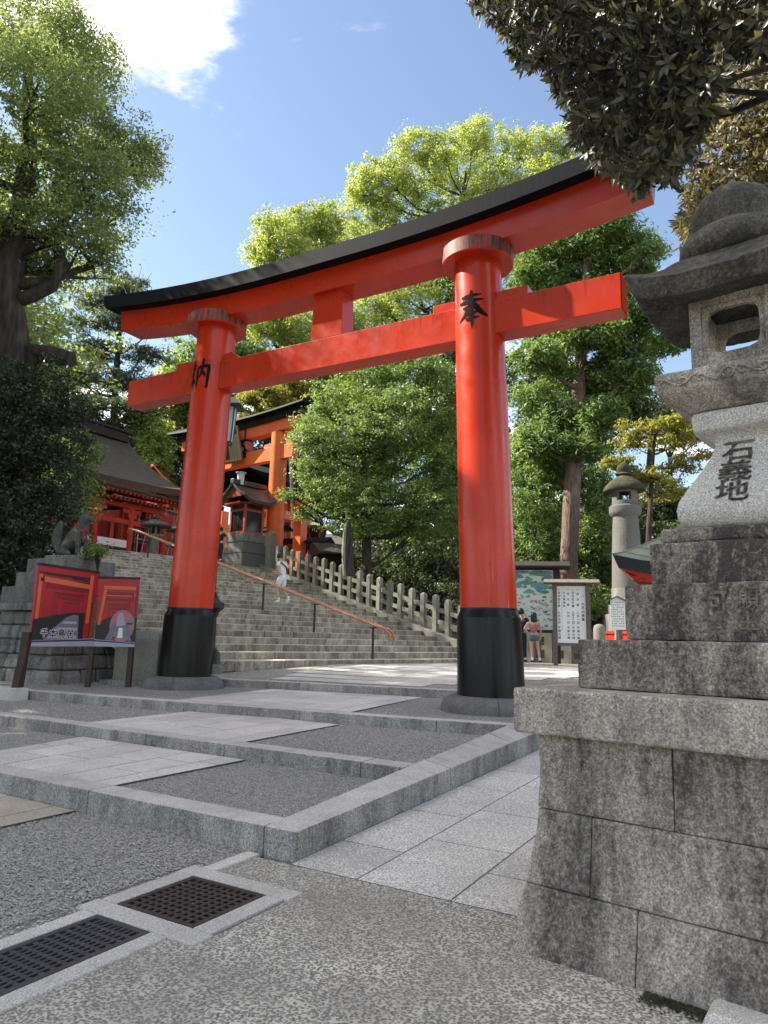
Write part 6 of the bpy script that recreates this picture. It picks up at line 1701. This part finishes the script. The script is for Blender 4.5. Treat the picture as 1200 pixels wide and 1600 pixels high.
tree('camphor_tree', 'great sunlit camphor crown rising highest behind the middle of the torii', 'tree', 54,
     [(705, 960), (700, 760), (698, 600), (705, 480), (715, 380), (728, 270)], [.9, .75, .62, .5, .34, .10],
     [(740, 212, 34, 30), (690, 228, 36, 30), (648, 232, 34, 28), (715, 262, 62, 44), (655, 275, 50, 40), (600, 278, 44, 38), (562, 290, 34, 34), (792, 232, 34, 34), (838, 238, 36, 36), (882, 222, 34, 30), (778, 290, 56, 42), (850, 292, 50, 40), (575, 340, 52, 42), (640, 345, 58, 42), (720, 345, 70, 46), (545, 385, 40, 34), (620, 410, 64, 40), (700, 425, 70, 44), (780, 390, 60, 50), (660, 480, 80, 40), (590, 480, 60, 36), (760, 480, 60, 46)],
     M['lf_bright'], M['bark_dark'], 130000, .215, .115, .62, base_z=2.5, twigs=3)
tree('camphor_tree', 'lower rounded camphor crown above the middle of the black torii beam', 'tree', 47,
     [(470, 900), (462, 700), (455, 560), (452, 440)], [.55, .48, .36, .10],
     [(428, 362, 36, 28), (470, 352, 40, 28), (512, 346, 28, 32), (404, 392, 22, 20), (448, 400, 48, 32), (500, 398, 44, 36), (424, 440, 40, 28), (478, 450, 56, 34), (412, 500, 46, 32), (470, 520, 56, 36), (530, 520, 50, 40)],
     M['lf_bright'], M['bark_dark'], 52000, .22, .115, .60, base_z=5.0, twigs=3)
tree('maple_tree', 'yellow green maple spreading over the second torii', 'tree', 43,
     [(560, 900), (540, 760), (510, 660)], [.25, .2, .06], [(418, 622, 44, 16), (470, 606, 44, 18), (398, 652, 26, 10), (520, 604, 44, 22), (446, 644, 46, 14), (560, 610, 44, 26), (500, 640, 40, 14)],
     M['lf_maple'], M['bark_dark'], 17000, .20, .15, .5, base_z=4, flat=.35)
tree('evergreen_oak', 'large spreading evergreen tree covering the bank behind the stone fence', 'tree', 31.5,
     [(576, 905), (572, 840), (566, 760), (574, 680), (590, 610)], [.24, .22, .18, .14, .05],
     [(590, 590, 56, 30), (640, 596, 60, 32), (540, 628, 56, 34), (612, 650, 72, 44), (686, 640, 50, 50), (500, 690, 44, 30), (556, 706, 72, 44), (640, 722, 74, 50), (700, 716, 44, 54), (500, 740, 36, 20), (528, 770, 54, 32), (604, 790, 74, 36), (676, 796, 56, 44), (478, 684, 24, 8), (490, 664, 30, 14), (448, 772, 16, 5), (480, 802, 26, 9), (556, 826, 46, 12), (708, 790, 30, 40), (510, 648, 30, 16), (720, 660, 30, 40), (560, 566, 34, 14), (676, 572, 36, 16), (620, 566, 30, 12), (730, 735, 26, 30), (640, 836, 44, 12), (480, 722, 20, 7)],
     M['lf_mid'], M['bark_dark'], 88000, .15, .07, .42, base_z=2.3, twigs=3, flat=.5)
for u, h, lab in ((690, 35, 'dark understorey shrub behind the lower half of the stone fence'), (620, 36, 'dark understorey shrub behind the middle of the stone fence'), (745, 38, 'dark understorey shrub directly behind the right torii pillar')):
    tree('shrub', lab, 'shrub', h, [(u, 940), (u, 880), (u + 4, 820)], [.14, .1, .04], [(u - 30, 850, 40, 34), (u + 20, 850, 44, 36), (u - 10, 900, 60, 40), (u + 30, 905, 44, 38), (u, 930, 60, 30), (u - 50, 890, 34, 30)],
         M['lf_dark'], M['bark_dark'], 13000, .17, .08, .5, base_z=1.3)
def split_trunk():
    h = 29.5; b = at(541, 893, h); t = empty('dead_trunk', b, 'pale splintered dead tree trunk standing behind the stone fence', 'dead trunk')
    P = lambda u, v: at(u, v, h) - b
    MB().tube([P(540, 900), P(538, 860), P(539, 832), P(541, 815)], [.12, .11, .08, .02], 10, .12).build('trunk', M['bark_pale'], t, smooth=60)
    MB().tube([P(547, 900), P(546, 860), P(545, 818)], [.2, .19, .07], 9, .12).build('trunk_half', M['bark'], t, smooth=60)
split_trunk()
CED = [(912, 318, 44, 20), (880, 350, 40, 22), (950, 352, 44, 22), (985, 378, 36, 18), (1015, 392, 24, 12), (860, 395, 50, 24), (925, 398, 54, 26), (838, 430, 40, 24), (980, 425, 40, 20), (885, 450, 54, 24), (950, 470, 48, 22), (1000, 500, 50, 20), (850, 505, 52, 24), (920, 520, 60, 24), (1030, 535, 40, 16), (975, 548, 48, 18), (850, 560, 46, 26), (905, 590, 50, 26), (965, 600, 46, 24), (840, 625, 40, 28), (895, 650, 44, 26), (940, 650, 40, 24), (850, 690, 48, 28), (915, 700, 38, 24), (865, 735, 40, 24), (990, 580, 36, 18)]
tree('cedar_tree', 'tall cedar with a straight red brown trunk behind the white board', 'tree', 34, [(889, 1000), (890, 880), (893, 760), (902, 640), (908, 540), (915, 420), (918, 310)], [.44, .42, .38, .33, .27, .16, .04],
     CED, M['lf_cedar'], M['bark_red'], 80000, .30, .085, .55, base_z=.8, flat=.5, shell=.25, twigs=2)
tree('slender_tree', 'slender pale trunk rising behind the far round lantern', 'tree', 38, [(946, 1000), (943, 860), (940, 740), (941, 640), (944, 600)], [.16, .15, .14, .12, .05], [(930, 600, 40, 26), (975, 610, 36, 24), (950, 640, 44, 22), (990, 640, 30, 20)], M['lf_dark'], M['bark_pale'], 9000, .25, .12, .6, base_z=1.0)
tree('bamboo_thicket_tree', 'soft green feathery tree low between the right pillar and the cedar trunk', 'tree', 37, [(838, 960), (836, 860), (832, 760)], [.14, .12, .05],
     [(832, 740, 36, 34), (856, 790, 34, 34), (826, 800, 30, 34), (850, 846, 40, 30), (830, 870, 36, 30), (868, 870, 26, 30), (815, 700, 26, 40), (850, 910, 44, 30)], M['lf_cedar'], M['bark_dark'], 24000, .22, .07, .45, base_z=1.2, droop=.7)
tree('evergreen_tree', 'dark feathery tree between the cedar trunk and the far round lantern', 'tree', 36, [(925, 990), (925, 880), (922, 760)], [.16, .14, .05],
     [(925, 760, 30, 34), (930, 820, 30, 34), (918, 870, 26, 30), (945, 780, 24, 30), (935, 900, 36, 40), (915, 940, 40, 36), (950, 850, 26, 40), (985, 900, 30, 40)], M['lf_mid'], M['bark_dark'], 22000, .22, .08, .45, base_z=1.2)
tree('maple_tree', 'thin golden maple with fine branches against the sky beside the near lantern', 'tree', 27, [(1010, 960), (1014, 830), (1018, 750), (1022, 690), (1030, 660)], [.12, .10, .07, .05, .015],
     [(962, 722, 26, 9), (985, 692, 34, 13), (1000, 668, 30, 12), (1045, 690, 34, 14), (1075, 676, 30, 14), (1098, 712, 30, 11), (1066, 724, 34, 12), (1022, 742, 34, 14), (992, 744, 24, 9), (1060, 660, 30, 10), (1040, 770, 30, 12)], M['lf_maple'], M['bark_dark'], 9000, .115, .085, .34, base_z=.8, flat=.35, twigs=4, shell=.15)
tree('evergreen_tree', 'round dark tree behind the golden maple and the copper roof', 'tree', 31, [(1018, 980), (1018, 880), (1020, 800)], [.16, .13, .05],
     [(1012, 778, 28, 26), (1040, 766, 32, 26), (1020, 820, 40, 32), (1050, 806, 34, 34), (1000, 850, 34, 30), (1040, 860, 40, 34), (1090, 800, 40, 40), (1080, 850, 50, 40)], M['lf_dark'], M['bark_dark'], 20000, .17, .08, .42, base_z=.9)
tree('evergreen_tree', 'dark tree top showing under the lantern platform beside the cloud', 'tree', 46, [(1050, 980), (1048, 800), (1046, 680)], [.3, .22, .06], [(1040, 640, 34, 16), (1062, 655, 34, 18), (1090, 660, 40, 22), (1035, 664, 26, 14)], M['lf_dark'], M['bark_dark'], 7000, .26, .12, .6, base_z=1)
# wood beyond: closes the horizon
BACK = [(285, 74, [(265, 690, 34, 36), (300, 700, 40, 40), (240, 740, 40, 40), (300, 760, 50, 40), (220, 700, 24, 30)], 'far green tree seen between the bark roof and the left pillar'), (60, 78, [(40, 640, 90, 70), (120, 700, 80, 50), (0, 760, 90, 80)], 'far dark tree behind the left edge shrubs'), (440, 70, [(420, 700, 60, 50), (480, 660, 60, 50), (520, 740, 70, 60), (450, 770, 70, 40)], 'far dark tree behind the gate house roof'),
        (560, 60, [(560, 560, 70, 50), (520, 620, 60, 50), (600, 680, 80, 60), (560, 780, 90, 50), (640, 560, 60, 44)], 'far dark tree in the gap under the tie beam'), (720, 58, [(730, 580, 70, 60), (680, 660, 70, 60), (740, 720, 70, 70), (700, 800, 90, 60), (760, 860, 80, 60), (640, 860, 80, 50)], 'far dark tree behind the right torii pillar'),
        (860, 62, [(850, 480, 60, 40), (840, 600, 70, 60), (900, 680, 80, 70), (850, 780, 80, 70), (940, 860, 80, 60), (980, 780, 26, 60)], 'far dark tree behind the cedar'), (1010, 60, [(1000, 860, 80, 50), (1090, 860, 80, 60), (1000, 930, 90, 50)], 'far dark tree behind the copper roof')]
for u, h, bl, lab in BACK:
    tree('forest_tree', lab, 'tree', h, [(u, 960), (u, 820), (u + 6, 680)], [.5, .4, .12], bl, M['lf_dark'], M['bark_dark'], 17000, .46, .24, 1.0, base_z=3.0, twigs=1)
# trees added off frame left to keep walkway and stairs in open shade
for x, y, z, r, n, lab in ((-14.2, 7.4, 11.6, 5.4, 30000, 'leafy tree left of the walkway beside the lowest terrace'), (-22.0, 15.5, 14.5, 6.2, 30000, 'leafy tree left of the walkway beside the picture board'), (-12.0, -0.8, 10.5, 5.4, 26000, 'leafy tree left of the concrete apron'),
                           (-19.0, 27.5, 14.0, 6.0, 26000, 'leafy tree on the slope left of the stone stairs'), (-25.5, 36.0, 16.0, 6.0, 22000, 'leafy tree left of the bark roofed hall')):
    b = np.array([x, y, -.1]); T = [b, b + np.array([.1, .2, z * .35]), b + np.array([0, .1, z * .65]), b + np.array([.2, 0, z])]
    B = [(b + np.array([dx * r, dy * r, z + dz * r]), (r * .55, r * .55, r * .5)) for dx, dy, dz in ((0, 0, 1.0), (.4, .3, .6), (-.4, .3, .6), (.1, -.5, .6), (0, .6, .3), (.5, -.4, .1), (-.5, -.4, .1), (.5, .55, 0), (-.4, .6, -.1), (.0, 0, -.2)) + (((.5, 0, -.45), (0, -.5, -.5), (0, .5, -.6), (.2, -.1, -.9)) if y > 20 else ())]
    tree('broadleaf_tree', lab, 'tree', 10, None, [.45, .38, .28, .08], None, M['lf_camphor'], M['bark_dark'], int(n * (1 if y < 20 else 1.4)), .42 if y < 20 else .27, .24 if y < 20 else .15, .8, world=(T, B), twigs=1, shell=.2)

# ---- the branch that hangs over the right corner
def lanceolate(P, ax, nrm, L, Wd, curl):
    """n leaves of eight faces each, pointed at both ends and bent along their length"""
    n = len(P); sd = np.cross(nrm, ax); sd /= np.linalg.norm(sd, axis=1)[:, None]
    prof = [(0, .06), (.28, .85), (.55, 1.0), (.8, .6), (1, .02)]
    Vs = []
    for f, w in prof:
        c = P + ax * (L * f)[:, None] - nrm * (curl * L * f * f)[:, None]
        up = nrm * (Wd * w * .16)[:, None]
        Vs += [c + sd * (Wd * w * .5)[:, None] + up, c, c - sd * (Wd * w * .5)[:, None] + up]
    V = np.stack(Vs, 1).reshape(-1, 3); F = []
    for k in range(4):
        b = k * 3; F += [(b, b + 1, b + 4, b + 3), (b + 1, b + 2, b + 5, b + 4)]
    return V, ((np.arange(n) * 15)[:, None, None] + np.array(F)[None]).reshape(-1, 4)
def inside(poly, x, y):
    r = False; j = len(poly) - 1
    for i in range(len(poly)):
        xi, yi = poly[i]; xj, yj = poly[j]
        if (yi > y) != (yj > y) and x < (xj - xi) * (y - yi) / (yj - yi) + xi: r = not r
        j = i
    return r
def overhang(name, label, cat, poly, hmin, hmax, nwh, L0, W0, mat, root_uv, per=(6, 10), hr=9.0, seedlimbs=10):
    tips = []
    xs = [p[0] for p in poly]; ys = [p[1] for p in poly]
    while len(tips) < nwh:
        u, v = random.uniform(min(xs), max(xs)), random.uniform(min(ys), max(ys))
        if inside(poly, u, v): tips.append(at(u, v, random.uniform(hmin, hmax)))
    tips = np.array(tips)
    root = at(*root_uv, hr); root0 = root.copy(); root0[2] = 0.0
    t = empty(name, root0, label, cat)
    rep = np.array([random.randint(*per) for _ in tips]); idx = np.repeat(np.arange(len(tips)), rep); n = len(idx)
    out = tips - root; out /= np.linalg.norm(out, axis=1)[:, None]; tw = out * .7 + np.array([0, 0, -.35]) + RNG.normal(size=out.shape) * .35; tw /= np.linalg.norm(tw, axis=1)[:, None]
    a = RNG.normal(size=(n, 3)); a -= tw[idx] * (a * tw[idx]).sum(1)[:, None]; a /= np.linalg.norm(a, axis=1)[:, None]
    ax = tw[idx] * RNG.uniform(.15, .9, n)[:, None] + a * .8 + np.array([0, 0, -.18]); ax /= np.linalg.norm(ax, axis=1)[:, None]
    nrm = tw[idx] * .8 - a * .2 + np.array([0, 0, .35]) + RNG.normal(size=(n, 3)) * .15; nrm -= ax * (nrm * ax).sum(1)[:, None]; nrm /= np.linalg.norm(nrm, axis=1)[:, None]
    L = L0 * RNG.uniform(.55, 1.15, n); Wd = W0 * RNG.uniform(.75, 1.15, n)
    P = tips[idx] - tw[idx] * (RNG.random(n) * L0 * .5)[:, None] - root0
    V, F = lanceolate(P, ax, nrm, L, Wd, RNG.uniform(.05, .35, n))
    o = bpy.data.objects.new('crown', mesh_np('crown', V, F, mat)); COL.objects.link(o); o.parent = t
    # trunk out of frame, limbs reaching in
    MB().tube([np.array([0, 0, -.2]), (root - root0) * .5, root - root0, (root - root0) * 1.25], [.34, .28, .22, .08], 10, .06).build('trunk', M['bark_dark'], t, smooth=60)
    sel = tips[RNG.permutation(len(tips))[:seedlimbs]]
    lab = np.argmin(((tips[:, None] - sel[None]) ** 2).sum(-1), 1)
    for k in range(len(sel)):
        g = tips[lab == k]; c = g.mean(0); m = MB(); mid = root + (c - root) * random.uniform(.45, .65) + np.array([random.uniform(-.4, .4), random.uniform(-.4, .4), random.uniform(-.1, .5)])
        m.tube([root - root0, root + (mid - root) * .5 + np.array([0, 0, .12]) - root0, mid - root0, c - root0], [.07, .05, .032, .012], 7, .06)
        for q in g[:70]: m.tube([c + (mid - c) * random.uniform(0, .5) - root0, (c + q) / 2 + np.array([0, 0, .06]) - root0, q - root0], [.007, .005, .003], 4)
        m.build('limb', M['bark_dark'], t, smooth=60)
POLY = [(728, -60), (736, 14), (760, 26), (788, 62), (812, 98), (838, 112), (866, 118), (868, 150), (884, 170), (890, 208), (908, 232), (934, 262), (966, 280), (1000, 300), (1018, 284), (1052, 290), (1062, 262), (1080, 262), (1082, 220), (1108, 196), (1112, 150), (1130, 120), (1140, 96), (1210, 80), (1280, 60), (1280, -80)]
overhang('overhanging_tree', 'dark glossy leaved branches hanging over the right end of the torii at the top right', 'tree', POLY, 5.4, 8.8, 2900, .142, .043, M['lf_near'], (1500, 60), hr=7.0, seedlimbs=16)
POLY2 = [(1128, 110), (1100, 190), (1090, 240), (1062, 285), (1066, 318), (1052, 348), (1058, 392), (1090, 380), (1130, 330), (1280, 330), (1280, 60), (1150, 90)]
overhang('overhanging_tree', 'sunlit brownish branches behind the near lantern top at the right edge', 'tree', POLY2, 9.5, 12.5, 1500, .15, .040, M['lf_gold'], (1420, 160), hr=11.5, per=(5, 9), seedlimbs=12)
# fern-like plant and small shrub by the steps
def bush(label, u, v, h, w, n, mat):
    b = at(u, v, h); B = [(np.array([random.uniform(-w, w), random.uniform(-w, w), random.uniform(.1, w * 1.1)]), (w * .6, w * .6, w * .5)) for _ in range(5)]
    t = empty('shrub', b, label, 'shrub'); V, F, cc = leaves(B, n, .10, .045, .22, per=24)
    o = bpy.data.objects.new('foliage', mesh_np('foliage', V, F, mat)); COL.objects.link(o); o.parent = t
    m = MB()
    for q in cc[:12]: m.tube([(0, 0, -.3), q * .5, q], [.012, .009, .004], 5)
    m.build('stem', M['bark_dark'], t)
bush('small leafy plant growing beside the stone fox', 154, 872, 17.0, .24, 420, M['lf_mid'])
def bare_twigs():
    b = at(205, 470, 40); t = empty('bare_branch', b, 'bare grey twigs standing up left of the torii beam end', 'branch'); m = MB()
    for u, v in ((238, 424), (222, 415), (248, 452), (205, 418), (190, 440)):
        m.tube([(0, 0, -1), (at((205 + u) / 2, (470 + v) / 2 + 4, 40) - b), at(u, v, 40) - b], [.05, .03, .008], 5)
    m.build('twig', M['bark_pale'], t)
bare_twigs()
